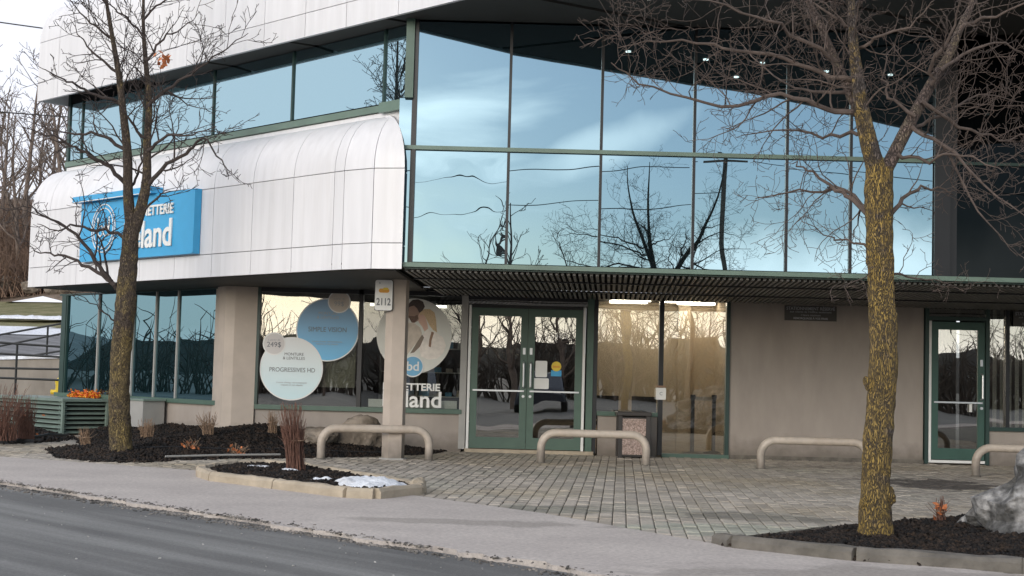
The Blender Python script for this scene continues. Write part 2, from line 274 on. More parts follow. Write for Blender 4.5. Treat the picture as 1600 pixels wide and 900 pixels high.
# bark with lichen
def bark(name, base, lich, lo, hi, amt=.12):
    m = bpy.data.materials.new(name); m.use_nodes = True; nt = m.node_tree; N = nt.nodes; L = nt.links; b = N['Principled BSDF']; b.inputs['Roughness'].default_value = .95
    g = N.new('ShaderNodeNewGeometry'); mp = N.new('ShaderNodeMapping'); mp.inputs['Scale'].default_value = (1, 1, .22); L.new(g.outputs['Position'], mp.inputs[0])
    v = N.new('ShaderNodeTexVoronoi'); v.feature = 'DISTANCE_TO_EDGE'; v.inputs['Scale'].default_value = 62; 
    nd = N.new('ShaderNodeTexNoise'); nd.inputs['Scale'].default_value = 18; nd.inputs['Detail'].default_value = 4; L.new(mp.outputs[0], nd.inputs[0])
    ad = N.new('ShaderNodeMixRGB'); ad.blend_type = 'ADD'; ad.inputs[0].default_value = .16; L.new(mp.outputs[0], ad.inputs[1]); L.new(nd.outputs['Color'], ad.inputs[2]); L.new(ad.outputs[0], v.inputs[0])
    cr = N.new('ShaderNodeMapRange'); cr.inputs['From Min'].default_value = .0; cr.inputs['From Max'].default_value = .20; L.new(v.outputs['Distance'], cr.inputs[0])
    n = N.new('ShaderNodeTexNoise'); n.inputs['Scale'].default_value = 9; n.inputs['Detail'].default_value = 8; n.inputs['Roughness'].default_value = .7; L.new(g.outputs['Position'], n.inputs[0])
    nb_ = N.new('ShaderNodeTexNoise'); nb_.inputs['Scale'].default_value = 2.6; nb_.inputs['Detail'].default_value = 3; L.new(g.outputs['Position'], nb_.inputs[0]); rb_ = N.new('ShaderNodeMapRange'); rb_.inputs['From Min'].default_value = .3; rb_.inputs['From Max'].default_value = .7; rb_.inputs['To Min'].default_value = -.13; rb_.inputs['To Max'].default_value = .10; L.new(nb_.outputs[0], rb_.inputs[0]); a0_ = N.new('ShaderNodeMath'); L.new(n.outputs[0], a0_.inputs[0]); L.new(rb_.outputs[0], a0_.inputs[1]); n = a0_
    # lichen grows on the lower trunk and thins out upwards
    sx = N.new('ShaderNodeSeparateXYZ'); L.new(g.outputs['Position'], sx.inputs[0])
    hr = N.new('ShaderNodeMapRange'); hr.inputs['From Min'].default_value = lo; hr.inputs['From Max'].default_value = hi; hr.inputs['To Min'].default_value = amt; hr.inputs['To Max'].default_value = -.06; L.new(sx.outputs[2], hr.inputs[0])
    a2 = N.new('ShaderNodeMath'); L.new(n.outputs[0], a2.inputs[0]); L.new(hr.outputs[0], a2.inputs[1])
    lr = N.new('ShaderNodeMapRange'); lr.inputs['From Min'].default_value = .45; lr.inputs['From Max'].default_value = .62; L.new(a2.outputs[0], lr.inputs[0])
    m2 = N.new('ShaderNodeMath'); m2.operation = 'MULTIPLY'; L.new(lr.outputs[0], m2.inputs[0]); L.new(cr.outputs[0], m2.inputs[1])
    n4 = N.new('ShaderNodeTexNoise'); n4.inputs['Scale'].default_value = 4; n4.inputs['Detail'].default_value = 5; L.new(g.outputs['Position'], n4.inputs[0])
    lc = N.new('ShaderNodeMix'); lc.data_type = 'RGBA'; lc.inputs['A'].default_value = (*lich, 1); lc.inputs['B'].default_value = (lich[0]*.55, lich[1]*.62, lich[2]*1.6, 1); L.new(n4.outputs[0], lc.inputs['Factor'])
    bc = N.new('ShaderNodeMix'); bc.data_type = 'RGBA'; bc.inputs['A'].default_value = (base[0]*.35, base[1]*.35, base[2]*.35, 1); bc.inputs['B'].default_value = (*base, 1); L.new(cr.outputs[0], bc.inputs['Factor'])
    fm = N.new('ShaderNodeMix'); fm.data_type = 'RGBA'; L.new(m2.outputs[0], fm.inputs['Factor']); L.new(bc.outputs['Result'], fm.inputs['A']); L.new(lc.outputs['Result'], fm.inputs['B']); L.new(fm.outputs['Result'], b.inputs['Base Color'])
    bp = N.new('ShaderNodeBump'); bp.inputs['Distance'].default_value = .02; bp.inputs['Strength'].default_value = 1; L.new(cr.outputs[0], bp.inputs['Height']); L.new(bp.outputs[0], b.inputs['Normal'])
    return m
M['bark1'] = bark('lichen_bark_dull', (.14,.105,.08), (.38,.27,.07), .9, 3.2, .15)
M['bark2'] = bark('lichen_bark_yellow', (.15,.12,.105), (.46,.295,.05), 1.8, 5.2, .17)
M['bark2b'] = bark('pinkish_grey_bark', (.19,.14,.12), (.34,.26,.10), 1.5, 5.0, .02)
M['twig1'] = mat('dark_twig', (.055,.042,.038), .9, .3, 10)
M['twig2'] = mat('reddish_grey_twig', (.105,.078,.065), .9, .35, 10)
# ------------------------------------------------------------ ground materials
def ground_mat(name, a, b_, s1, s2, rough=.9, bump=.004, patches=(), streak=None, moss=0):
    m = bpy.data.materials.new(name); m.use_nodes = True; nt = m.node_tree; N = nt.nodes; L = nt.links; B = N['Principled BSDF']; B.inputs['Roughness'].default_value = rough
    g = N.new('ShaderNodeNewGeometry'); pos = g.outputs['Position']
    def noise(s, d=6, src=pos, r=.55):
        n = N.new('ShaderNodeTexNoise'); n.inputs['Scale'].default_value = s; n.inputs['Detail'].default_value = d; n.inputs['Roughness'].default_value = r; L.new(src, n.inputs[0]); return n
    def rng(src, lo, hi, a0=0, a1=1):
        r = N.new('ShaderNodeMapRange'); r.inputs['From Min'].default_value = lo; r.inputs['From Max'].default_value = hi; r.inputs['To Min'].default_value = a0; r.inputs['To Max'].default_value = a1; L.new(src, r.inputs[0]); return r.outputs[0]
    def mixc(f, A, Bc):
        x = N.new('ShaderNodeMix'); x.data_type = 'RGBA'; L.new(f, x.inputs['Factor'])
        for k, s in (('A', A), ('B', Bc)):
            if isinstance(s, tuple): x.inputs[k].default_value = (*s, 1)
            else: L.new(s, x.inputs[k])
        return x.outputs['Result']
    n1_, n2_ = noise(s1, 7), noise(s2, 8, r=.75)
    c = mixc(rng(n1_.outputs[0], .35, .65), a, b_)
    if streak:
        mp = N.new('ShaderNodeMapping'); mp.vector_type = 'TEXTURE'; mp.inputs['Rotation'].default_value = (0, 0, rad(-45)); mp.inputs['Scale'].default_value = (5.0, .28, 1); L.new(pos, mp.inputs[0])
        ns_ = noise(.7, 6, mp.outputs[0]); c = mixc(rng(ns_.outputs[0], .45, .7), c, streak)
    if moss:
        nm = noise(.45, 5); c = mixc(rng(nm.outputs[0], .5, .66, 0, moss), c, (.24,.27,.19))
        nm2 = noise(.33, 4); c = mixc(rng(nm2.outputs[0], .48, .62, 0, .55), c, (.36,.29,.19))
    for (x, y, rx, ry, colr, st) in patches:
        mp = N.new('ShaderNodeMapping'); mp.vector_type = 'TEXTURE'; mp.inputs['Location'].default_value = (x, y, 0); mp.inputs['Scale'].default_value = (rx, ry, 10); L.new(pos, mp.inputs[0])
        ln = N.new('ShaderNodeVectorMath'); ln.operation = 'LENGTH'; L.new(mp.outputs[0], ln.inputs[0])
        nn = noise(2.5, 6); ad = N.new('ShaderNodeMath'); ad.operation = 'ADD'; L.new(ln.outputs['Value'], ad.inputs[0]); L.new(rng(nn.outputs[0], .2, .8, -.9, .9), ad.inputs[1])
        c = mixc(rng(ad.outputs[0], .7, 1.1, st, 0), c, colr)
    hs = N.new('ShaderNodeHueSaturation'); L.new(c, hs.inputs['Color'])
    v = rng(n2_.outputs[0], .3, .7, .72, 1.28)
    oi = N.new('ShaderNodeObjectInfo'); at_ = N.new('ShaderNodeAttribute'); at_.attribute_name = 'tint'
    if moss:
        s_ = N.new('ShaderNodeMath'); s_.operation = 'ADD'; L.new(oi.outputs['Random'], s_.inputs[0]); L.new(at_.outputs['Fac'], s_.inputs[1])
        fr = N.new('ShaderNodeMath'); fr.operation = 'FRACT'; L.new(s_.outputs[0], fr.inputs[0])
        mu = N.new('ShaderNodeMath'); mu.operation = 'MULTIPLY'; L.new(v, mu.inputs[0]); L.new(rng(fr.outputs[0], 0, 1, .80, 1.18), mu.inputs[1]); v = mu.outputs[0]
    L.new(v, hs.inputs['Value']); L.new(hs.outputs[0], B.inputs['Base Color'])
    nb = noise(s2*1.3, 6, r=.7); bp = N.new('ShaderNodeBump'); bp.inputs['Distance'].default_value = bump; bp.inputs['Strength'].default_value = .9; L.new(nb.outputs[0], bp.inputs['Height']); L.new(bp.outputs[0], B.inputs['Normal'])
    return m
G_road = ground_mat('worn_asphalt', (.115,.114,.110), (.155,.153,.146), .6, 50, .85, .008, streak=(.25,.247,.235))
G_walk = ground_mat('pale_concrete_walk', (.45,.40,.365), (.53,.475,.43), 1.2, 30, .9, .003, patches=((-.2,11.2,1.1,.25,(.27,.24,.21),.6),(2.4,8.6,1.5,.5,(.27,.24,.21),.6)))
G_paver = ground_mat('grey_tan_paver', (.39,.345,.29), (.46,.405,.34), 1.1, 26, .92, .003, moss=.25,
   patches=((5.2,17.1,.9,1.0,(.06,.05,.045),.85),(2.1,12.35,.9,.45,(.13,.12,.10),.6),(7.2,16.6,.7,.7,(.06,.05,.045),.8),(2.0,11.2,1.2,.5,(.24,.30,.23),.4),(.4,12.6,.7,.35,(.12,.13,.10),.6)))
G_joint = ground_mat('dark_joint_sand', (.06,.055,.045), (.17,.155,.125), 3, 60)
G_far = ground_mat('winter_ground_snow_and_gravel', (.10,.09,.075), (.20,.19,.18), .09, 2.0)
G_grass = ground_mat('winter_grass', (.15,.15,.06), (.26,.23,.12), 1.6, 14, .95, .06)
G_hill = ground_mat('wooded_hill', (.028,.032,.032), (.045,.04,.036), .01, .15, 1, .5); G_hill.node_tree.nodes['Principled BSDF'].inputs['Specular IOR Level'].default_value = .05
G_bank = ground_mat('brown_bank_soil', (.13,.09,.065), (.20,.15,.11), .4, 4, .95, .05)
def poly_sheet(name, pts, z, m, kind='structure', tri=None, label=None):
    b = MB(); b.quad(*[(x, y, z) for x, y in pts]); return tag(b.build(name, m), label, kind=kind)
Wp = lambda S, q: (S/2-q, S/2+q)
# ground to the horizon, with a hole-free stack of sheets above it
poly_sheet('ground', [(-3000,-3000),(3000,-3000),(3000,3000),(-3000,3000)], -.30, G_far)
poly_sheet('road', [Wp(2.0,-150), Wp(9.05,-150), Wp(9.05,150), Wp(2.0,150)], -.025, G_road)
poly_sheet('parking_lot', [Wp(-95,-90), Wp(1.99,-90), Wp(1.99,70), Wp(-95,70)], -.03, G_road)
poly_sheet('building_plot', [Wp(12.5,-70), Wp(70,-70), Wp(70,14.8), Wp(12.5,14.8)], -.035, G_joint)
# sidewalk slab with a crumbling road edge
rnd = random.Random(5)
inner = [(-30,41),(-9.3,20.3),(-6.35,17.75),(-4.9,16.95),(-3.6,16.22),(-2.2,14.9),(-.85,13.55),(.32,12.1),(1.5,10.1),(2.6,9.35),(4,8.2),(8,4.2),(30,-17.8)]
outer = []
q = 70.
while q > -60:
    step = .09 if -1 < q < 11 else 2.5
    outer.append(Wp(9.02 + rnd.uniform(-.07, .07)+.06*math.sin(q*3.1)+.05*math.sin(q*9), q)); q -= step
b = MB(); b.prism(inner[::-1]+outer, -.2, .006) if False else None
poly = inner[:]+outer[::-1]
b = MB(); b.prism(poly[::-1], -.2, .006)
sw = tag(b.build('sidewalk', G_walk), kind='structure')
# crumbs of broken concrete and grit along the road edge
def scatter(name, pts, smin, smax, m, seed, flat=.45, z_j=.3, parent=None, label=None, kind='stuff'):
    """many small irregular chips as one mesh"""
    rg = np.random.default_rng(seed); P = np.array(pts, float); n = len(P)
    base = np.array([[-1,-1,-1],[1,-1,-1],[1,1,-1],[-1,1,-1],[-.7,-.7,1],[.7,-.7,1],[.7,.7,1],[-.7,.7,1]], float)
    s = rg.uniform(smin, smax, (n,1))*np.array([[1,.55,flat*.6]])*rg.uniform(.6,1.4,(n,3))
    V = base[None]*(s[:,None,:])*rg.uniform(.7,1.25,(n,8,3))
    az = rg.uniform(0,6.28,n); ay = rg.normal(0,z_j,n); ax = rg.normal(0,z_j,n)
    def rot(a, i, j):
        R = np.tile(np.eye(3),(n,1,1)); c, t = np.cos(a), np.sin(a); R[:,i,i]=c; R[:,j,j]=c; R[:,i,j]=-t; R[:,j,i]=t; return R
    R = rot(az,0,1)@rot(ay,0,2)@rot(ax,1,2)
    V = np.einsum('nij,nkj->nki', R, V)+P[:,None,:]
    Fq = np.array([[3,2,1,0],[4,5,6,7],[0,1,5,4],[1,2,6,5],[2,3,7,6],[3,0,4,7]])
    Fa = (Fq[None]+8*np.arange(n)[:,None,None]).reshape(-1,4)
    me = bpy.data.meshes.new(name); me.vertices.add(n*8); me.vertices.foreach_set('co', V.reshape(-1))
    me.loops.add(Fa.size); me.loops.foreach_set('vertex_index', Fa.reshape(-1).astype(np.int32))
    me.polygons.add(len(Fa)); me.polygons.foreach_set('loop_start', np.arange(0,Fa.size,4,dtype=np.int32)); me.polygons.foreach_set('loop_total', np.full(len(Fa),4,dtype=np.int32))
    me.update(calc_edges=True); me.materials.append(m)
    o = bpy.data.objects.new(name, me); COL.objects.link(o)
    if parent: o.parent = parent
    return tag(o, label, kind=kind)
pts = []
for i in range(6500):
    q = rnd.uniform(-2, 14); t = rnd.gauss(0, .07 if q < 6 else .11); S = 8.93+t
    if q < 5 and rnd.random() < .55: continue
    x, y = Wp(S, q); pts.append((x, y, -.022 if t < .05 else .006))
scatter('curb_grit', pts, .004, .018, ground_mat('broken_concrete_grit', (.045,.043,.04), (.30,.27,.24), 5, 30), 3, label='broken concrete grit and gravel along the crumbling road edge of the sidewalk')
pts = []
for i in range(260):
    q = rnd.uniform(-1, 13); S = 9-abs(rnd.gauss(0, 1.6)); x, y = Wp(S, q); pts.append((x, y, -.022))
scatter('road_stones', pts, .003, .010, ground_mat('loose_pale_stone', (.22,.21,.20), (.50,.48,.45), 6, 30), 19, label='loose pale stones and salt grit scattered on the asphalt')
# ------------------------------------------------------------ planting-bed outlines (used as exclusion too)
bed_wall = [(-7.0,17.75+.0),(-6.05,17.62),(-5.2,17.25),(-4.55,17.35),(-4.3,18.3),(-3.4,18.6),(-2.6,18.95),(-1.9,19.6),(-1.28,20.4),(-1.02,21.2),(-.98,21.86),(-3.9,21.86),(-4.35,21.9),(-5.2,22.75),(-6.3,23.4),(-6.85,22.4),(-6.6,20.9),(-5.9,19.9)]
bed_wall = [(-5.55,17.9),(-4.95,17.3),(-4.5,17.25),(-4.2,17.9),(-3.5,18.6),(-2.6,19.3),(-1.75,20.0),(-1.2,20.9),(-1.0,21.86),(-3.9,21.86),(-4.35,21.9),(-5.2,22.75),(-6.1,23.65),(-6.75,22.7),(-6.15,20.9),(-6.2,19.6)]
bed_left = [(-8.2,20.4),(-7.1,20.6),(-6.75,21.6),(-6.95,22.9),(-7.3,23.7),(-9.2,25.6),(-12,26.5),(-12,22)]
isl = [(-3.30,16.0),(-3.32,15.6),(-3.22,15.2),(-3.0,14.72),(-1.45,13.15),(-1.2,13.1),(-.86,13.75),(-.84,14.0),(-1.5,15.2),(-2.4,16.7),(-2.85,16.9),(-3.15,16.6)]
bed_right = [(1.5,10.02),(2.3,9.35),(3.25,9.0),(4.6,8.35),(6.5,9.0),(6.5,14.2),(4.6,13.1),(3.95,12.4),(2.75,11.42)]
def inside(x, y, poly):
    c = False; n = len(poly)
    for i in range(n):
        x1, y1 = poly[i]; x2, y2 = poly[(i+1) % n]
        if (y1 > y) != (y2 > y) and x < (x2-x1)*(y-y1)/(y2-y1)+x1: c = not c
    return c
def edge_dist(x, y, poly):
    d = 9e9; n = len(poly)
    for i in range(n):
        x1, y1 = poly[i]; x2, y2 = poly[(i+1) % n]; dx, dy = x2-x1, y2-y1
        t = max(0, min(1, ((x-x1)*dx+(y-y1)*dy)/(dx*dx+dy*dy))); d = min(d, math.hypot(x-x1-t*dx, y-y1-t*dy))
    return d
def bpos(x):   # sidewalk inner line as S(X)
    for i in range(len(inner)-1):
        if inner[i][0] <= x <= inner[i+1][0]:
            t = (x-inner[i][0])/(inner[i+1][0]-inner[i][0]); return inner[i][1]+t*(inner[i+1][1]-inner[i][1])
    return 1e9
# ------------------------------------------------------------ pavers
pav_root = poly_sheet('paving', [(-9,14),(11,14),(11,21.9),(-4.35,21.9),(-8.5,26.2)], -.022, G_joint)
pw, pl_, ang = .112, .215, rad(4.5)
dv = (math.sin(ang), math.cos(ang)); wv = (math.cos(ang), -math.sin(ang))
cells = []
for i in range(-105, 110):
    for j in range(-5, 90):
        ox, oy = i*pw, 8+j*pl_+(.5*pl_ if i % 2 else 0)
        x = ox*wv[0]+oy*dv[0]; y = ox*wv[1]+oy*dv[1]
        if y > 21.8 and x > -4.4: continue
        if y > 21.8 and x+y > 17.5: continue
        if x+y > 17.4 and x < -4.4: continue
        if y < bpos(x)-.12: continue
        if x > 10 or x < -9.2 or y > 25: continue
        if edge_dist(x, y, bed_right) > .02 and inside(x, y, bed_right): continue
        if inside(x, y, isl) and edge_dist(x, y, isl) > .1: continue
        if inside(x, y, bed_wall) and edge_dist(x, y, bed_wall) > .25: continue
        if inside(x, y, bed_left) and edge_dist(x, y, bed_left) > .25: continue
        cells.append((x, y))
def vis(c):
    x, y = c; v = RM.transposed() @ Vector((x, y, -CZ)); px = 800+F*v.x/-v.z; py = 450-F*v.y/-v.z
    return -1 if not (-10 < px < 1610 and py < 910) else 1/(y*y)
cells.sort(key=vis, reverse=True)
def paver_verts(hw, hl, ch=.008, z1=0, z0=-.05):
    o = [(-hw,-hl),(hw,-hl),(hw,hl),(-hw,hl)]
    v = [(x, y, z0) for x, y in o]+[(x, y, z1-ch*.7) for x, y in o]+[(x*(1-ch/hw), y*(1-ch/hl), z1) for x, y in o]
    f = [(8,9,10,11)]+[(a+i, a+(i+1)%4, a+4+(i+1)%4, a+4+i) for a in (0,4) for i in range(4)]
    return v, f
pvv, pvf = paver_verts(pw/2-.0035, pl_/2-.009)
pme = bpy.data.meshes.new('paver'); pme.from_pydata(pvv, [], pvf); pme.materials.append(G_paver)
rnd = random.Random(8)
def pz_(): return rnd.gauss(0, .0022)
for c in cells[:300]:
    o = bpy.data.objects.new('paver', pme); COL.objects.link(o); o.parent = pav_root; o.location = (c[0], c[1], pz_()-0.0)
    o.rotation_euler = (rnd.gauss(0,.008), rnd.gauss(0,.008), -ang+rnd.gauss(0,.01))
# parented to a mesh at the origin: locations are world
V = []; Fc = []; T = []
ca, sa = math.cos(-ang), math.sin(-ang)
for c in cells[300:]:
    b0 = len(V); a1, a2, dz, aj = rnd.gauss(0,.007), rnd.gauss(0,.007), pz_(), rnd.gauss(0,.012)
    ca, sa = math.cos(-ang+aj), math.sin(-ang+aj)
    for x, y, z in pvv: V.append((c[0]+x*ca-y*sa, c[1]+x*sa+y*ca, z+dz+a1*x+a2*y))
    for f in pvf: Fc.append(tuple(b0+k for k in f))
    T += [rnd.random()]*len(pvf)
me = bpy.data.meshes.new('pavers'); me.from_pydata(V, [], Fc); me.materials.append(G_paver)
a_ = me.attributes.new('tint', 'FLOAT', 'FACE'); a_.data.foreach_set('value', T)
o = bpy.data.objects.new('pavers', me); COL.objects.link(o); o.parent = pav_root; tag(o, 'grey and tan concrete pavers in running bond', kind='stuff')
# ------------------------------------------------------------ mulch beds
def bed(name, poly, h, label, cat, seed, nchip, csz, slope=.35, zb=-.01, ref=None, edge_in=0):
    x0, x1 = min(p[0] for p in poly), max(p[0] for p in poly); y0, y1 = min(p[1] for p in poly), max(p[1] for p in poly)
    rg = random.Random(seed); st = .11; nx, ny = int((x1-x0)/st)+2, int((y1-y0)/st)+2
    root = thing(name, label, cat, (sum(p[0] for p in poly)/len(poly), sum(p[1] for p in poly)/len(poly), 0)); off = root.location
    def hh(x, y):
        d = edge_dist(x, y, ref or poly) if inside(x, y, poly) else 0
        return zb+min(h, d*slope)+ (0.013*math.sin(x*5.1)*math.sin(y*4.3) if d > .1 else 0)
    V = {}; vs = []; fs = []
    for i in range(nx):
        for j in range(ny):
            x, y = x0+i*st, y0+j*st
            if inside(x, y, poly) or edge_dist(x, y, poly) < st*.8:
                if not inside(x, y, poly): z = zb-.10
                else: z = hh(x, y)+rg.uniform(-.012, .012)
                V[i, j] = len(vs); vs.append((x-off.x, y-off.y, z))
    for (i, j) in list(V):
        if all(k in V for k in ((i+1, j), (i, j+1), (i+1, j+1))): fs.append((V[i, j], V[i+1, j], V[i+1, j+1], V[i, j+1]))
    me = bpy.data.meshes.new('mulch'); me.from_pydata(vs, [], fs); me.materials.append(M['mulch'])
    o = bpy.data.objects.new('mulch', me); COL.objects.link(o); o.parent = root; tag(o, kind='stuff')
    pts = []
    while len(pts) < nchip:
        x, y = rg.uniform(x0-.08, x1+.05), rg.uniform(y0-.05, y1+.05)
        ins = inside(x, y, poly)
        if not ins and (edge_in or edge_dist(x, y, poly) > .10 or rg.random() < .7): continue
        pts.append((x-off.x, y-off.y, (hh(x, y) if ins else 0)+rg.uniform(0, .012)))
    scatter('mulch_chips', pts, csz*.5, csz, M['chip'], seed, z_j=.5, parent=root)
    return root, hh
bed_ref = bed_wall[:8]+[(-1.0,22.6),(-1.0,26),(-9,26),(-8.2,22.9)]+bed_wall[-2:]
bw, h_wall = bed('mulch_bed', bed_wall, .40, 'long low bed of black mulch against the shop wall, round the left tree', 'planting bed', 11, 19000, .035, .13, ref=bed_ref)
bl, h_left = bed('mulch_bed', bed_left, .16, 'black mulch bed at the left edge in front of the green louvred unit', 'planting bed', 12, 5000, .035, .25)
bi, h_isl = bed('planter_island', isl, .075, 'small kerbed island bed of mulch with a snow patch, beside the sidewalk', 'planting bed', 13, 4200, .03, .9, edge_in=1)
br, h_right = bed('corner_bed', bed_right, .045, 'mulch bed behind a weathered kerb at the lower right with the lichened tree', 'planting bed', 14, 22000, .026, .3, zb=.015, edge_in=1)
# kerb pieces round island and right bed
def kerb_run(pts, w, h, m, parent, seed, closed=False, maxlen=1.0, z0=-.06):
    rg = random.Random(seed); n = len(pts); segs = [(pts[i], pts[(i+1) % n]) for i in range(n if closed else n-1)]
    for a, b_ in segs:
        a, b_ = Vector((*a, 0)), Vector((*b_, 0)); L = (b_-a).length; k = max(1, round(L/maxlen)); d = (b_-a)/L; nr = Vector((-d.y, d.x, 0))
        for i in range(k):
            s0, s1 = L*i/k+.004, L*(i+1)/k-.004; m_ = MB(); sn = max(2, int((s1-s0)/.12)); top = []
            # irregular top profile swept along the piece
            prof = [(-w/2, z0), (-w/2+.006, h-.03), (-w/2+.03, h), (w/2-.03, h), (w/2-.006, h-.03), (w/2, z0)]
            for t in range(sn+1):
                c = a+d*(s0+(s1-s0)*t/sn)
                for (u, z) in prof:
                    jz = rg.uniform(-.007, .006) if z > 0 else 0; ju = rg.uniform(-.006, .006)
                    p = c+nr*(u+ju); m_.v.append((p.x, p.y, z+jz))
            P = len(prof)
            for t in range(sn):
                for u in range(P): u2 = (u+1) % P; m_.f.append((t*P+u, (t+1)*P+u, (t+1)*P+u2, t*P+u2)); m_.sm.append(False)
            m_.f.append(tuple(range(P))); m_.f.append(tuple(sn*P+u for u in range(P-1, -1, -1))); m_.sm += [False, False]
            m_.build('kerb_stone', m, parent)
kerb_run(isl, .13, .10, M['kerb_s'], bi, 3, closed=True, maxlen=.95)
kerb_run([(8,7.8),(4.6,8.42),(3.25,9.05),(2.3,9.42),(1.6,9.98)], .16, .09, M['kerb_g'], br, 4, maxlen=1.0)
kerb_run([(1.6,9.98),(1.52,10.22)], .15, .08, M['kerb_g'], br, 5)
kerb_run([(1.56,10.25),(2.72,11.5),(3.9,12.5)], .05, .035, M['kerb_g'], br, 6)
# ------------------------------------------------------------ building
BL = thing('commercial_building', 'modern low building with rounded white upper panels, blue mirror glass and taupe ground floor walls', 'building', (0, 21.9, 0))
ZS, ZU = 2.44, 5.58
def offset_nodes(P, first=None, last=None):
    out = []
    for i, p in enumerate(P):
        p = Vector(p)
        def nrm(a, b_): d = (Vector(b_)-Vector(a)).normalized(); return Vector((-d.y, d.x))   # inward for left->right travel
        if i == 0: m_ = Vector(first) if first else nrm(P[0], P[1])
        elif i == len(P)-1: m_ = Vector(last) if last else nrm(P[-2], P[-1])
        else:
            a, b_ = nrm(P[i-1], p), nrm(p, P[i+1]); m_ = (a+b_); m_ = m_/(m_.dot(a))
        out.append(m_)
    return out
def fascia(P, cuts, z0, hm, a_in, b_up, first=None, last=None, rows=(0,.32,None), zj=1.25):
    nodes = offset_nodes(P, first, last); th = .05; g = .005
    prof_rows = [[(0, 0), (0, .32)], [(0, .32), (0, zj)], [(a_in*(1-math.cos(t*math.pi/16)), zj+b_up*math.sin(t*math.pi/16)) for t in range(9)]]
    for si in range(len(P)-1):
        A, B_ = Vector(P[si]), Vector(P[si+1]); L = (B_-A).length; us = cuts[si]
        pt = lambda u, s: (A+nodes[si]*s)*(1-u)+(B_+nodes[si+1]*s)*u
        for k in range(len(us)-1):
            u0, u1 = us[k]+g/L, us[k+1]-g/L
            for pr in prof_rows:
                m_ = MB(); n = len(pr); smooth = n > 2; pr2 = []
                for i, (s, z) in enumerate(pr):
                    zz = z+(g if i == 0 and z > 0 else 0)-(g if i == n-1 and not smooth else 0); pr2.append((s, zz))
                cols = [u0, u1]
                for u in cols:
                    for (s, z) in pr2: q_ = pt(u, s); m_.v.append((q_.x, q_.y, z0+z))
                    for (s, z) in pr2: q_ = pt(u, s+th); m_.v.append((q_.x, q_.y, z0+z-(th if smooth and s > 0 else 0)))
                N2 = 2*n
                for i in range(n-1):
                    m_.f.append((i, N2+i, N2+i+1, i+1)); m_.sm.append(smooth)
                    m_.f.append((n+i+1, N2+n+i+1, N2+n+i, n+i)); m_.sm.append(smooth)
                    m_.f += [(i, i+1, n+i+1, n+i), (N2+i, N2+n+i, N2+n+i+1, N2+i+1)]; m_.sm += [False, False]
                m_.f += [(0, n, N2+n, N2), (n-1, N2+n-1, N2+2*n-1, 2*n-1)]; m_.sm += [False, False]
                o = m_.build('fascia_panel', M['panel'], BL)
        # dark backing seen in the joints
        m_ = MB(); full = [(0, .004), (0, zj)]+[(a_in*(1-math.cos(t*math.pi/16)), zj+b_up*math.sin(t*math.pi/16)) for t in range(1, 9)]
        for u in (.004, .996):
            for (s, z) in full: q_ = pt(u, s+.028); m_.v.append((q_.x, q_.y, z0+z-.02*(s > 0)))
        n = len(full)
        for i in range(n-1): m_.f.append((i, n+i, n+i+1, i+1)); m_.sm.append(False)
        m_.build('fascia_backing', M['panel_back'], BL)
qs = [15.97,15.5,14.82,14.14,13.46,12.78,12.1,11.43,10.78,10.17,10.03]
P0 = Wp(15.75, 15.97); P1 = (-2.15, 17.9)
cut0 = [(15.97-q_)/(15.97-10.03) for q_ in qs]
fascia([P0, P1, (-1.75,17.61), (-1.36,17.53)], [cut0, [0,1], [0,1]], ZS, 0, .57, .75, last=(-.55,1))
qs2 = qs[:-1]+[9.45]; qe = 8.1
U0 = Wp(15.78, 15.99); U1 = (-.06,16.0)
cutu = [(15.99-q_)/(15.99-8.03) for q_ in [15.99]+qs[1:-1]+[9.45,8.75,8.03]]
fascia([U0, U1, (4.27,13.35), (8.6,9.7)], [cutu, [0,.14,.28,.42,.56,.7,.84,1], [0,.14,.28,.42,.56,.7,.84,1]], ZU, 0, .57, .75, zj=1.0)
# end caps of the fascias at the far left
for z0, zj, S0 in ((ZS, 1.25, 15.75), (ZU, 1.0, 15.78)):
    m_ = MB(); prof = [(0, 0), (0, zj)]+[(.57*(1-math.cos(t*math.pi/16)), zj+.75*math.sin(t*math.pi/16)) for t in range(1, 9)]+[(.9, zj+.75), (.9, 0)]
    for qq in (15.99, 15.96):
        for s, z in prof:
            x, y = Wp(S0+s*math.sqrt(2)*1.0+.04, qq); m_.v.append((x, y, z0+z+.002))
    n = len(prof); m_.f.append(tuple(range(n))); m_.f.append(tuple(range(2*n-1, n-1, -1))); m_.sm += [False, False]
    for i in range(n): j = (i+1) % n; m_.f.append((i, n+i, n+j, j)); m_.sm.append(False)
    m_.build('fascia_end_cap', M['panel'], BL)
# roof mass above upper fascia
MB().prism([Wp(16.9,15.9), (.35,16.9), (4.6,14.2), (9,10.6), (14,14), (14,32), (-2,38)], ZU+.3, ZU+1.7).build('roof', M['soffit'], BL)
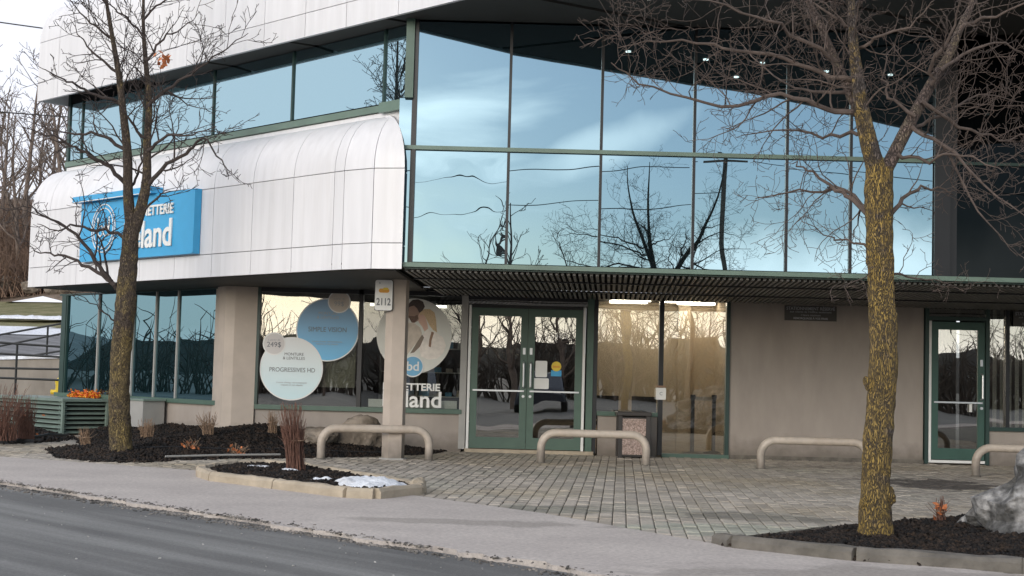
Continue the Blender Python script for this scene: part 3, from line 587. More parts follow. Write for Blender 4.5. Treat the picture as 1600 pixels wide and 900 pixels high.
# upper soffit as separate boards with reveals running from the glass line to the roof edge
sdir = Vector((1.0, .62)).normalized(); sn_ = Vector((sdir.y, -sdir.x))   # reveal direction, normal
region = [Wp(15.86,15.95), (-.02,16.05), (4.29,13.42), (8.6,9.8), (14,9.8), (14,24), (-6.5,24.2)]
def clip(poly, p, n, keep):
    out = []
    for i in range(len(poly)):
        a, b_ = Vector(poly[i]), Vector(poly[(i+1) % len(poly)]); da, db = (a-p).dot(n)-keep, (b_-p).dot(n)-keep
        if da >= 0: out.append(tuple(a))
        if da*db < 0: t = da/(da-db); out.append(tuple(a.lerp(b_, t)))
    return out
org = Vector((.45, 16.7)); per = 3.72*abs(Vector((1, 0)).dot(sn_))
for k in range(-4, 5):
    lo, hi = k*per+.05, (k+1)*per-.05
    pp = clip(region, org, sn_, lo); pp = clip(pp, org, -sn_, -hi) if len(pp) > 2 else pp
    if len(pp) > 2: MB().prism(pp, ZU+.02, ZU+.06).build('soffit_board', M['soffit'], BL)
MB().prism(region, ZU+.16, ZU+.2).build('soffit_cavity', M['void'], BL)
for i, (x, y) in enumerate([(1.5,16.4),(2.6,16.0),(3.4,15.9),(4.4,15.5),(5.3,15.4),(3.2,14.9),(6.4,14.6),(7.6,13.2)]):
    MB().disc((x, y, ZU+.025), .036, .02, (0,0,-1), 16).build('soffit_downlight', M['lamp'], BL)
# --- upper mirror glass, front
YG = 17.75; zt, zm, zb_ = 5.60, 3.985, 2.53
prnd = random.Random(14); xs = [-1.275,-.085,1.07,2.235,3.40,4.20,5.24]
for i in range(len(xs)-1):
    for (z0, z1, mm) in ((zm, zt, 'mirror'), (zb_, zm, 'mirror_wavy' if i == 0 else 'mirror')):
        o = MB().box(xs[i]+.012, xs[i+1]-.012, YG, YG+.02, z0+.02, z1-.015).build('window_pane', M[mm], BL, loc=((xs[i]+xs[i+1])/2, YG-21.9, (z0+z1)/2))
        o.rotation_euler = (prnd.gauss(0, .0022), 0, prnd.gauss(0, .0030))
for x in xs[1:-1]: MB().box(x-.018, x+.018, YG-.03, YG+.05, zb_, zt).build('mullion', M['black'], BL)
MB().box(xs[0]-.02, xs[0]+.025, YG-.05, YG+.05, zb_, zt).build('mullion', M['black'], BL)
MB().box(-1.47, 5.24, YG-.055, YG-.0, zm-.03, zm+.02).build('transom', M['greenp'], BL)
MB().box(-1.47, -1.30, YG, YG+.02, zb_, zm+.62).build('window_pane', M['mirror'], BL)
MB().box(-1.315, -1.295, YG-.02, YG+.03, zb_, zm+.6).build('mullion', M['black'], BL)
# tall corner post and sill of the strip window
MB().box(-1.405, -1.30, YG-.09, YG+.03, 4.60, zt).build('corner_post', M['green'], BL)
MB().box(-1.30, 14, YG-.04, YG+.3, zt, zt+.012).build('glass_head', M['black'], BL)
# --- strip windows on the wing
SW = 16.55; zs0, zs1 = 4.62, 5.60; qm = [9.60,9.99,11.39,12.78,14.18,15.57,15.88]
for i in range(len(qm)-1): MB().wbox(SW, SW+.02, qm[i]+.012, qm[i+1]-.012, zs0+.01, zs1-.01).build('window_pane', M['mirror_strip'], BL)
for q_ in qm[1:]: MB().wbox(SW-.03, SW+.04, q_-.012, q_+.012, zs0, zs1).build('mullion', M['green_dk'], BL)
MB().wbox(SW-.14, SW+.05, 9.58, 9.98, 4.49, zs0).build('window_sill', M['greenp'], BL)
MB().wbox(SW-.075, SW+.05, 9.984, 15.9, 4.515, zs0-.02).build('window_sill', M['greenp'], BL)
MB().wbox(SW-.02, SW+.06, 9.62, 15.9, 3.6, 4.505).build('wall_backing', M['panel'], BL)
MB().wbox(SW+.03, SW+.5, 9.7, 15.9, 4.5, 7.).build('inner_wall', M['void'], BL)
MB().wbox(SW+.0, SW+2.5, 15.89, 15.95, 2.45, 6.5).build('end_wall', M['green_dk'], BL)
# --- right dark bay above canopy
MB().box(5.24, 5.44, YG-.05, YG+.3, zb_, zt).build('pier', M['black'], BL)
MB().box(5.44, 5.55, YG+.05, YG+.35, zb_, zt).build('pier', M['black'], BL)
for x0, x1 in ((5.56, 7.2), (7.24, 9.2)):
    for z0, z1 in ((zb_, zm), (zm+.04, zt)): MB().box(x0, x1, YG+.28, YG+.3, z0, z1).build('window_pane', M['bronze'], BL)
MB().box(5.55, 9.3, YG+.24, YG+.3, zm, zm+.04).build('transom', M['green_dk'], BL)
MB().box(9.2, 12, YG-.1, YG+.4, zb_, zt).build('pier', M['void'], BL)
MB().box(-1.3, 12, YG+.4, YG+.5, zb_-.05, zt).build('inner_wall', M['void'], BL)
# --- lower canopy edge and slatted soffit
MB().box(-1.36, 12, 17.60, 17.80, 2.475, 2.53).build('canopy_flashing', M['greenp'], BL)
MB().box(-1.34, 12, 17.66, 17.72, 2.455, 2.474).build('canopy_edge', M['green_dk'], BL)
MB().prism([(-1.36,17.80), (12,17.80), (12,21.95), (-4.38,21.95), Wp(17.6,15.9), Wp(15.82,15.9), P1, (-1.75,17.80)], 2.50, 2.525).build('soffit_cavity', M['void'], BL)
sl = MB().box(-.018, .018, 0, 4.12, -.05, 0); sme = None
i = 0
x = -1.30
while x < 8.3:
    lean = rad(4.0)
    if sme is None:
        o = sl.build('soffit_slat', M['slat']); o.parent = BL; sme = o.data
    else:
        o = bpy.data.objects.new('soffit_slat', sme); COL.objects.link(o); o.parent = BL
    o.location = (x-.02, 17.74-21.9, 2.478); o.rotation_euler = (-.014, 0, -lean); x += .072
sl2 = MB().box(-.016, .016, 0, 3.2, -.05, 0); 
for k, yy in enumerate((18.7,20.3)): MB().box(-1.3, 9.5, yy, yy+.05, 2.47-.014*(yy-17.74)-.06, 2.47-.014*(yy-17.74)-.045).build('soffit_rail', M['black'], BL)
# plain boarded soffit over the left corner and under the wing
MB().prism([(-1.45,17.7), (-1.75,17.72), (-2.13,17.98), Wp(15.86,10.4), Wp(15.86,15.9), Wp(17.65,15.9), (-4.38,21.93), (-1.30,21.93)], 2.425, 2.46).build('soffit_board', M['soffit'], BL)
# --- ground floor walls (front)
Y0 = 21.9; Y1 = 22.1; HT = 2.43
def wall(x0, x1, z0, z1, mat_='stucco', name='wall', y0=Y0, y1=Y1): return MB().box(x0, x1, y0, y1, z0, z1).build(name, M[mat_], BL)
wall(-3.88, -.72, -.1, .565)
MB().prism([(-4.37,21.9-.08), (-4.22,21.9-.1), (-3.89,21.86), (-3.89,22.2), (-4.6,22.2), (-4.5,22.0)], -.1, HT).build('pilaster', M['post'], BL)
wall(3.36, 6.33, -.1, HT); wall(7.34, 11.5, -.1, .52)
wall(1.36, 2.27, -.1, .60)
MB().box(3.30, 6.34, 21.885, 21.9, -.02, .055).build('wall_base', M['kerb_g'], BL)
# wing ground floor
MB().wbox(17.6, 17.85, 13.22, 16.9, -.1, .60).build('wall', M['stucco'], BL)
MB().wbox(17.52, 17.85, 13.2, 16.92, .602, .67).build('window_sill', M['green'], BL)
MB().wbox(17.56, 17.85, 13.22, 16.92, 2.40, 2.43).build('window_head', M['green_dk'], BL)
gq = [16.78,16.46,15.95,15.42,15.12,14.62,14.15,13.22]
gq = [16.76,16.73,15.94,15.40,15.12,14.62,14.15,13.22]
for i in range(1, len(gq)-1): MB().wbox(17.62, 17.64, gq[i+1]+.012, gq[i]-.012, .672, 2.398).build('window_pane', M['teal'], BL)
for q_ in gq[1:]: MB().wbox(17.58, 17.66, q_-.012, q_+.012, .671, 2.399).build('mullion', M['green_dk'] if q_ > 16 else M['greybox'], BL)
MB().wbox(17.57, 17.7, 16.75, 16.86, -.1, 2.4).build('corner_post', M['green_dk'], BL)
MB().wbox(17.7, 17.8, 13.3, 16.8, .6, 2.43).build('inner_wall', M['void'], BL)
# --- shop windows, section A
def frame_box(x0, x1, z0, z1, m_='green_dk', name='mullion', y0=21.86, y1=21.98): return MB().box(x0, x1, y0, y1, z0, z1).build(name, M[m_], BL)
frame_box(-3.88, -.72, .566, .635, 'green', 'window_sill', 21.84, 22.0)
frame_box(-3.90, -3.845, .636, 2.43); frame_box(-2.335, -2.27, .636, 2.43, 'black'); frame_box(-.76, -.66, .04, 2.43, 'greybox', y0=21.85); 
frame_box(-3.84, -.77, 2.36, 2.425, 'black', 'window_head')
for x0, x1, g_ in ((-3.84,-2.34,'clear'), (-2.265,-.765,'clear_low')): MB().box(x0, x1, 21.915, 21.925, .637, 2.358).build('window_pane', M[g_], BL)
# --- entrance double door
def leaf(x0, x1, hinge_left, ztop=2.20, zbot=.06, m_='green', side=1, bar_z=.94):
    mb = MB(); st = .105; yy0, yy1 = 21.87, 21.915
    mb.box(x0, x0+st, yy0, yy1, zbot, ztop); mb.box(x1-st, x1, yy0, yy1, zbot, ztop)
    mb.box(x0+st, x1-st, yy0, yy1, zbot, zbot+.17); mb.box(x0+st, x1-st, yy0, yy1, ztop-.12, ztop)
    d = mb.build('door', M[m_], BL)
    MB().box(x0+st, x1-st, 21.89, 21.896, zbot+.17, ztop-.12).build('glass_pane', M['clear'], d)
    MB().box(x0+.04, x1-.04, 21.84, 21.865, bar_z-.012, bar_z+.012).build('push_bar', M['alu'], d)
    hx = x1-.05 if hinge_left else x0+.05
    h = MB(); h.tube([(hx, 21.87, .99), (hx, 21.80, 1.01), (hx, 21.80, 1.36), (hx, 21.87, 1.38)], .016, 8); h.build('handle', M['alu'], d)
    MB().tube([(hx, 21.87, .86), (hx, 21.845, .86)], .022, 12).build('lock', M['alu'], d)
    MB().box(hx-.02, hx+.02, 21.862, 21.869, 1.50, 1.60).build('pull_sign', M['alu'], d)
    return d
d1 = leaf(-.60, .262, True); d2 = leaf(.268, 1.10, False)
frame_box(1.17, 1.27, .02, 2.43, 'green', 'door_frame', 21.84); frame_box(1.275, 1.335, .02, 2.43, 'black')
MB().box(-.645, -.606, 21.85, 21.9, .03, 2.24).build('white_trim', M['white'], BL)
MB().box(1.105, 1.145, 21.85, 21.9, .03, 2.24).build('white_trim', M['white'], BL)
MB().box(-.60, 1.10, 21.84, 21.9, 2.205, 2.25).build('door_head', M['black'], BL)
MB().box(-.655, 1.168, 21.875, 21.885, 2.252, 2.32).build('transom_pane', glass('bare_reflective_glass', (.95,.95,.95), (.3,.3,.3), .8, wob=.004), BL)
MB().box(-.655, 1.168, 21.86, 21.95, 2.322, 2.425).build('door_head', M['black'], BL)
MB().box(-.66, 1.3, 21.8, 22.1, -.01, .05).build('threshold', M['kerb_s'], BL)
# --- section C windows
frame_box(1.34, 2.27, .60, .665, 'green', 'window_sill', 21.84, 22.0)
frame_box(2.275, 2.345, .02, 2.43, 'black'); frame_box(3.30, 3.36, .0, 2.43, 'green_dk'); frame_box(1.34, 3.30, 2.38, 2.43, 'black', 'window_head')
frame_box(2.345, 3.36, -.01, .05, 'green', 'window_sill', 21.82, 22.0)
MB().box(1.336, 2.274, 21.915, 21.925, .666, 2.378).build('window_pane', M['clear'], BL)
MB().box(2.346, 3.299, 21.915, 21.925, .052, 2.378).build('window_pane', M['clear'], BL)
# --- right door and blinds window
wall(6.345, 6.40, .0, HT, 'green_dk', 'door_frame', 21.85); wall(7.27, 7.33, .0, HT, 'green_dk', 'door_frame', 21.85); 
MB().box(6.40, 7.27, 21.86, 21.95, 2.19, 2.25).build('door_head', M['green_dk'], BL); MB().box(6.40, 7.27, 21.90, 21.91, 2.251, 2.39).build('transom_pane', M['clear'], BL)
MB().box(6.345, 12, 21.85, 21.98, 2.392, 2.43).build('window_head', M['black'], BL)
d3 = leaf(6.445, 7.26, True, 2.17, .07, 'green_deep')
MB().box(6.403, 6.44, 21.85, 21.9, .06, 2.18).build('white_trim', M['white'], BL); MB().box(6.403, 7.26, 21.84, 21.9, .02, .06).build('white_trim', M['white'], BL)
MB().box(7.02, 7.06, 21.84, 21.862, .80, .92).build('door_tag', M['white'], d3)
MB().box(7.335, 11, 21.85, 22.0, .521, .58).build('window_sill', M['green_dk'], BL)
for x0, x1 in ((7.335,7.58), (7.64,8.9), (8.96,10.3)):
    MB().box(x0, x1, 21.915, 21.925, .581, 2.39).build('window_pane', M['clear'], BL); MB().box(x1+.001, x1+.059, 21.86, 21.98, .581, 2.39).build('mullion', M['black'], BL)
ob = None
for k in range(26):
    x = 7.36+k*.115
    if ob is None: ob = MB().obox((x, 22.06, 1.48), ((.8,.6,0),(-.6,.8,0),(0,0,1)), (.10,.004,1.8)).build('blind_slat', M['white'], BL)
    else:
        o = ob.copy(); COL.objects.link(o); o.location = (ob.location.x+k*.115, ob.location.y, ob.location.z)
# --- rooms behind the glass
rm = MB()
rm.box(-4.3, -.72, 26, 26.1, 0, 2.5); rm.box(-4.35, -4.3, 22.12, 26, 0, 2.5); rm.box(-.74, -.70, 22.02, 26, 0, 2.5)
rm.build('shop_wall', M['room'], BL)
MB().box(-.70, 1.28, 24.8, 24.9, 0, 2.5).build('vestibule_wall', M['room'], BL)
MB().box(1.285, 1.33, 22.02, 24.5, 0, 2.5).build('partition', M['room'], BL)
MB().box(1.33, 4.2, 23.6, 23.7, 0, 2.5).build('lobby_wall', M['beige'], BL); MB().box(2.75, 2.95, 23.45, 23.6, 0, 2.5).build('lobby_pilaster', M['beige'], BL)
MB().box(3.37, 3.45, 22.12, 23.6, 0, 2.5).build('lobby_wall', M['beige'], BL)
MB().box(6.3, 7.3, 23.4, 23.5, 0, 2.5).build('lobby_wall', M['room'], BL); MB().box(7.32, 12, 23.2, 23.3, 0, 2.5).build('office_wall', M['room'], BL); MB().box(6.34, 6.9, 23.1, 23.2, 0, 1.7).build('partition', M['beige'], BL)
MB().box(-4.35, 12, 22.11, 26.1, -.05, .015).build('inner_floor', M['floor_in'], BL)
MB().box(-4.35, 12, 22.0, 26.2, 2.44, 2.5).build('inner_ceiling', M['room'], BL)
for x, y in ((-2.0,23.0), (-2.0,24.3), (-.95-.35,23.1)):
    MB().box(x-.28, x+.25, y, y+.07, 2.24, 2.28).build('ceiling_tube_light', M['tubelamp'], BL)
for x, y in ((1.9,22.6),(2.7,22.7),(1.9,23.2),(3.0,23.2)): MB().box(x-.3, x+.3, y-.08, y+.08, 2.40, 2.438).build('ceiling_tube_light', M['lobby_lamp'], BL)
for x, y in ((.45,23.2),(.95,23.2),(-.2,23.6)): MB().disc((x, y, 2.438), .09, .02, (0,0,-1), 20).build('ceiling_spotlight', M['lamp'], BL)
tag(BL, group=None)
def shelf(x, y, label):
    t = thing('display_shelf', label, 'shelf', (x, y, .015))
    for sx in (-.5, .5): MB().box(x+sx-.02, x+sx+.02, y, y+.3, .015, 2.0).build('side_panel', M['greybox'], t)
    for z in (.4,.8,1.2,1.6,1.98): MB().box(x-.48, x+.48, y, y+.3, z-.015, z).build('shelf_board', M['print_w'], t)
    rg_ = random.Random(int(x*10)+90)
    for z in (.4,.8,1.2,1.6):
        for k in range(5): xx = x-.4+k*.19; MB().box(xx, xx+.11, y+.02, y+.12, z+.001, z+rg_.uniform(.05,.14)).build('display_item', M[rg_.choice(['print_gm','cream','print_w','print_g','blue_mid'])], t)
shelf(-1.75, 24.9, 'tall display shelf inside the shop behind the couple photo'); shelf(-1.1+.05, 23.9, 'display shelf inside the shop beside the double door')
# interior loose items
bld = thing('roller_blind', 'grey green roller blind hanging inside the shop window behind the price discs', 'blind', (-3.05,22.04,2.0))
MB().box(-3.78, -2.38, 22.03, 22.04, .92, 1.93).build('cloth', M['blind'], bld); MB().tube([(-3.8,22.04,1.95), (-2.36,22.04,1.95)], .02, 10).build('roller', M['alu'], bld)
lb = MB().box(-2.16, -.80, 22.0, 22.03, .64, .76).build('display_board', M['print_w']); tag(lb, 'long white board standing along the bottom of the window under the lettering', 'board')
def stanchion(x, y, label):
    t = thing('stanchion', label, 'barrier post', (x, y, .015), 'queue barrier posts in the lobby')
    MB().tube([(x,y,.05), (x,y,.93)], .03, 12).build('post', M['rubber'], t); MB().tube([(x,y,.015), (x,y,.035), (x,y,.06)], [.17,.16,.04], 20).build('base', M['rubber'], t); MB().tube([(x,y,.88),(x,y,.95)], .04, 12).build('head', M['rubber'], t); return t
s1_ = stanchion(2.88, 22.45, 'black queue barrier post inside the full height window, the left one with the belt housing')
s2_ = stanchion(3.27, 22.85, 'black queue barrier post inside the full height window, at the right frame')
MB().box(2.9, 3.26, 22.44, 22.86, .88, .92).build('belt', M['alu'], s1_) if False else MB().quad((2.9,22.47,.86), (3.25,22.84,.86), (3.25,22.84,.92), (2.9,22.47,.92)).build('belt', M['alu'], s1_)
def shop_chair(x, y, rz, label):
    t = thing('office_chair', label, 'chair', (x, y, .015), 'chairs inside the lobby', rz); m_ = MB()
    def B(n_, *a): o = MB().box(*a); o = o.build(n_, M['rubber']); o.parent = t; return o
    B('seat', -.22,.22,-.22,.22,.42,.48); B('backrest', -.2,.2,.2,.24,.5,.88)
    for sx in (-1,1):
        for sy in (-1,1): B('leg', sx*.2-.015, sx*.2+.015, sy*.2-.015, sy*.2+.015, 0, .42)
    return t
shop_chair(1.62, 22.7, .3, 'black lobby chair behind the low window, the left of two'); shop_chair(2.08, 22.8, -.4, 'black lobby chair behind the low window, next to the black mullion')
# ------------------------------------------------------------ post with number sign
post = thing('column', 'beige five sided steel column standing under the canopy between two pipe bollards', 'column', (-1.55,19.4,0))
MB().prism([(-1.70,19.36), (-1.60,19.27), (-1.43,19.30), (-1.40,19.45), (-1.62,19.5)], 0, 2.425).build('shaft', M['post'], post)
MB().prism([(-1.73,19.34), (-1.60,19.23), (-1.40,19.26), (-1.37,19.48), (-1.63,19.53)], -.01, .02).build('base_plate', M['greybox'], post)
ns_ = thing('number_sign', 'white rounded plate reading 2112 with an orange badge, fixed to the beige column', 'sign', (-1.72,19.24,2.2))
def rrect(cx, cz, w_, h_, r, y0, y1, n=6):
    pts = []
    for (sx, sz, a0) in ((1,1,0),(-1,1,90),(-1,-1,180),(1,-1,270)):
        for k in range(n+1):
            a = rad(a0+90*k/n); pts.append((cx+sx*(w_/2-r)+r*math.cos(a), cz+sz*(h_/2-r)+r*math.sin(a)))
    m_ = MB(); N_ = len(pts); m_.v = [(x, y0, z) for x, z in pts]+[(x, y1, z) for x, z in pts]
    m_.f = [tuple(range(N_)), tuple(range(2*N_-1, N_-1, -1))]+[(i, (i+1) % N_, N_+(i+1) % N_, N_+i)[::-1] for i in range(N_)]; m_.sm = [False]*len(m_.f); return m_
rrect(-1.725, 2.205, .235, .41, .03, 19.22, 19.236).build('plate', M['print_w'], ns_); rrect(-1.725, 2.205, .25, .425, .036, 19.237, 19.245).build('backing', M['black'], ns_)
text('2112', .135, (-1.725,19.218,2.11), ns_, M['print_g'], depth=.002, offset=.003, sx=.72)
rrect(-1.722, 2.265, .14, .055, .027, 19.213, 19.219).build('badge', M['orange'], ns_); rrect(-1.70, 2.29, .07, .03, .014, 19.211, 19.2125).build('badge_top', M['yellow'], ns_)
text('K', .035, (-1.78,19.218,2.365), ns_, M['print_g'], depth=.002)
# ------------------------------------------------------------ blue wall sign
A45 = rad(-45)
sg = thing('shop_sign', 'blue box sign with white lettering on the white fascia, behind the left tree', 'sign', (*Wp(15.5,13.4), 2.76))
sb = MB().wbox(15.60, 15.74, 12.31, 14.62, 2.775, 3.70).build('sign_box', M['blue'], sg)
MB().wbox(15.46, 15.74, 13.05, 14.70, 3.705, 3.80).build('sign_hood', M['blue'], sg)
MB().wbox(15.445, 15.458, 13.05, 14.70, 3.702, 3.714).build('hood_highlight', M['print_w'], sg)  # white strip painted in as the highlight under the hood
MB().wbox(15.58, 15.60, 12.31, 12.35, 2.79, 3.69).build('rim', M['blue'], sg)
def onsign(q_, z, S=15.58): x, y = Wp(S, q_); return (x, y, z)
text('LUNETTERIE', .205, onsign(12.70,3.45), sg, M['print_w'], (math.pi/2,0,A45), .02, .005, align='RIGHT', sx=.95)
text('béland', .56, onsign(12.70,3.09), sg, M['print_w'], (math.pi/2,0,A45), .02, .010, align='RIGHT', sx=.93)
lg = MB(); c0 = Vector(onsign(14.10,3.27)); ux = Vector((1,-1,0)).normalized(); uz = Vector((0,0,1))
for rr in (.37, .31): lg.tube([c0+ux*math.cos(a)*rr*.95+uz*math.sin(a)*rr for a in [k*2*math.pi/40 for k in range(41)]], .009, 6)
lg.tube([c0+ux*-.17+uz*.17, c0+ux*-.17+uz*-.12], .013, 6); lg.tube([c0+ux*.17+uz*.17, c0+ux*.17+uz*-.12], .013, 6)
for sx in (-1, 1): lg.tube([c0+ux*(sx*.085+math.cos(a)*.08)+uz*(math.sin(a)*.08-.04) for a in [k*2*math.pi/24 for k in range(25)]], .012, 6)
lg.build('logo', M['print_w'], sg)
# ------------------------------------------------------------ stickers on the shop window (outer face at y=21.915)
def disc_thing(label, cx, cz, r, m_, y=21.91, rim=True, group=None):
    t = thing('window_sticker', label, 'sticker', (cx, y, cz), group)
    MB().disc((cx, y, cz), r, .003, n=56).build('rim', M['print_w'], t); MB().disc((cx, y-.003, cz), r-.018, .002, n=56).build('disc', m_, t); return t
def grad(name, a, b_, z0, z1):
    m_ = mat(name, a, .5, .02); N_, L_ = m_.node_tree.nodes, m_.node_tree.links; g_ = N_.new('ShaderNodeNewGeometry'); s_ = N_.new('ShaderNodeSeparateXYZ'); r_ = N_.new('ShaderNodeMapRange'); x_ = N_.new('ShaderNodeMix'); x_.data_type = 'RGBA'
    L_.new(g_.outputs['Position'], s_.inputs[0]); L_.new(s_.outputs[2], r_.inputs[0]); r_.inputs['From Min'].default_value = z0; r_.inputs['From Max'].default_value = z1; L_.new(r_.outputs[0], x_.inputs['Factor'])
    x_.inputs['A'].default_value = (*a, 1); x_.inputs['B'].default_value = (*b_, 1); L_.new(x_.outputs['Result'], N_['Principled BSDF'].inputs['Base Color']); return m_
yT = 21.9015
t1 = disc_thing('large blue disc advertising simple vision lenses, upper right of the pair in the shop window', -2.81, 1.80, .485, grad('blue_graded_print', (.16,.50,.80), (.27,.42,.60), 1.35, 2.2))
text('MONTURE\n& LENTILLES', .062, (-2.81,yT,2.02), t1, M['print_gm'], depth=.002); text('SIMPLE VISION', .105, (-2.81,yT,1.80), t1, M['print_g'], depth=.002, sx=.88)
text('à votre champs rétrécissements\nrequises et mal adaptés', .036, (-2.81,yT,1.60), t1, M['print_gm'], depth=.002)
t2 = disc_thing('large pale disc advertising progressive lenses, lower left of the pair in the shop window', -3.345, 1.19, .485, grad('pale_graded_print', (.62,.80,.84), (.80,.82,.82), .8, 1.6), y=21.907)
text('MONTURE\n& LENTILLES', .062, (-3.31,21.8985,1.38), t2, M['print_g'], depth=.002); text('PROGRESSIVES HD', .095, (-3.33,21.8985,1.17), t2, M['print_g'], depth=.002, sx=.9)
text('à votre champs rétrécissements\nrequises et mal adaptés', .036, (-3.33,21.8985,.96), t2, M['print_gm'], depth=.002)
t3 = disc_thing('small cream bubble with a price of 99, on top of the large blue disc', -2.645, 2.235, .175, M['cream'], y=21.90)
text('à partir de', .04, (-2.645,21.892,2.28), t3, M['print_gm'], depth=.002); text('99$', .10, (-2.645,21.892,2.20), t3, M['print_gm'], depth=.002)
t4 = disc_thing('small pale bubble with a price of 249, on top of the large pale disc', -3.62, 1.565, .175, grad('bubble_print', (.62,.60,.60), (.66,.62,.60), 1, 2), y=21.90)
text('à partir de', .045, (-3.62,21.892,1.625), t4, M['print_gm'], depth=.002); text('249$', .11, (-3.62,21.892,1.55), t4, M['print_g'], depth=.002)
# photo disc of a couple (flat print)
t5 = thing('photo_sticker', 'round photo print of a couple on the shop window, partly behind the beige column', 'sticker', (-1.48, 21.91, 1.74))
MB().disc((-1.48,21.91,1.74), .575, .003, n=64).build('disc', mat('washed_photo_backdrop', (.74,.74,.69), .5, .08, 3), t5)
def flat(poly, y, m_, name, par):   # px poly of the 6.43x crop -> plane
    P = [at(560+x/6.43, 420+z/6.43, y) for x, z in poly]
    m2 = MB(); m2.v = [tuple(p) for p in P]+[(p.x, p.y+.0015, p.z) for p in P]; n = len(P); m2.f = [tuple(range(n)), tuple(range(2*n-1, n-1, -1))]+[(i, (i+1)%n, n+(i+1)%n, n+i) for i in range(n)]; m2.sm = [False]*len(m2.f); return m2.build(name, m_, par)
flat([(430,600),(500,540),(560,545),(620,590),(640,650),(610,720),(560,770),(500,850),(470,900),(430,880),(400,760)], 21.9065, M['shirt2'], 'man_shirt', t5)
flat([(500,390),(530,345),(590,325),(640,350),(650,420),(630,480),(600,520),(560,545),(535,540),(520,500),(495,490),(500,460),(488,440)], 21.905, M['skin2'], 'man_face', t5)
flat([(495,400),(510,345),(545,312),(600,305),(650,330),(668,380),(640,430),(610,440),(590,400),(560,370),(520,380)], 21.9035, M['hair'], 'man_hair', t5)
flat([(497,465),(520,475),(560,478),(595,460),(600,500),(570,535),(535,540),(515,505)], 21.9036, mat('beard_print', (.16,.10,.08), .7, .2, 40), 'man_beard', t5)
flat([(650,650),(700,610),(780,640),(850,690),(880,770),(850,850),(790,905),(700,912),(630,880),(610,800),(620,720)], 21.9050, M['shirt'], 'woman_blouse', t5)
flat([(610,450),(600,480),(608,500),(600,520),(612,545),(640,580),(665,630),(700,600),(690,540),(660,450),(640,430)], 21.9035, M['skin'], 'woman_face', t5)
flat([(620,440),(660,405),(720,405),(765,440),(780,510),(785,590),(790,640),(750,615),(715,570),(690,520),(665,470),(640,455),(618,470)], 21.9020, M['blond'], 'woman_hair', t5)
flat([(735,630),(760,640),(735,720),(728,790),(706,780),(712,710)], 21.9015, M['strap'], 'bag_strap', t5)
flat([(590,735),(640,660),(660,690),(620,780),(560,840),(520,850)], 21.9025, mat('sleeve_shadow_print', (.24,.19,.15), .6, .1), 'arm', t5)
t6 = disc_thing('small round blue bd logo sticker below the couple photo', -1.485, 1.275, .165, M['blue_mid'], y=21.899)
text('bd', .20, (-1.485,21.892,1.27), t6, M['print_w'], depth=.002, offset=.003)
t7 = thing('window_lettering', 'white shop name lettering low on the window behind the beige column', 'lettering', (-1.5,21.905,.85))
text('LUNETTERIE', .150, (-1.50,21.905,.955), t7, M['print_w'], depth=.003, offset=.005, sx=1.06)
text('béland', .345, (-1.485,21.905,.76), t7, M['print_w'], depth=.003, offset=.006, sx=1.02)
# door stickers
t8 = thing('door_number', 'number 11485 in pale digits on the right leaf of the green double door', 'number', (.69,21.886,1.80)); text('11485', .125, (.70,21.886,1.80), t8, M['print_w'], depth=.003, sx=1.1)
def paper(x0, x1, z0, z1, label, m_='print_w'): return tag(rrect((x0+x1)/2, (z0+z1)/2, x1-x0, z1-z0, .02, 21.884, 21.888).build('paper_notice', M[m_]), label, 'notice')
paper(.39,.57,1.16,1.41,'upright pale paper notice on the right door leaf, the upper of two'); paper(.36,.60,.98,1.145,'wide pale paper notice on the right door leaf, below the upright one')
t9 = thing('round_sticker', 'yellow round sticker with a blue tab on the right door leaf', 'sticker', (.70,21.886,1.3)); MB().disc((.71,21.888,1.33), .075, .003).build('disc', M['yellow'], t9); MB().box(.63,.79,21.886,21.888,1.18,1.27).build('tab', M['blue'], t9)
MB().box(.66,.76,21.883,21.885,1.31,1.34).build('print', M['orange'], t9)
kp = thing('intercom_box', 'small white box with a round mark on the black mullion right of the bin', 'intercom', (2.31,21.85,.97)); rrect(2.31,.955,.15,.18,.015,21.80,21.86).build('case', M['white'], kp); rrect(2.31,1.065,.15,.03,.01,21.79,21.86).build('lid', M['strap'], kp); text('C', .07, (2.31,21.798,.955), kp, M['print_g'], depth=.002)
# parking plaques
def plaque(cx, label):
    t = thing('parking_plaque', label, 'sign', (cx,21.89,2.25)); MB().box(cx-.40, cx+.40, 21.885, 21.899, 2.13, 2.36).build('plate', mat('dark_plaque', (.07,.065,.058), .5, .05), t)
    text('STATIONNEMENT RÉSERVÉ', .068, (cx,21.883,2.315), t, M['print_gm'], depth=.002, offset=.001, sx=.9); text('aux clients de l\'édifice seulement', .042, (cx,21.883,2.265), t, M['print_gm'], depth=.002, sx=1.15)
    text('1 heure maximum', .042, (cx,21.883,2.215), t, M['print_gm'], depth=.002); text('REMORQUAGE À VOS FRAIS', .042, (cx,21.883,2.165), t, M['print_gm'], depth=.002, offset=.001); return t
plaque(4.59, 'dark reserved parking plaque high on the bare taupe wall')
p2 = plaque(8.08, 'dark reserved parking plaque over the blinds window at the right edge')
p2.location.y -= .06
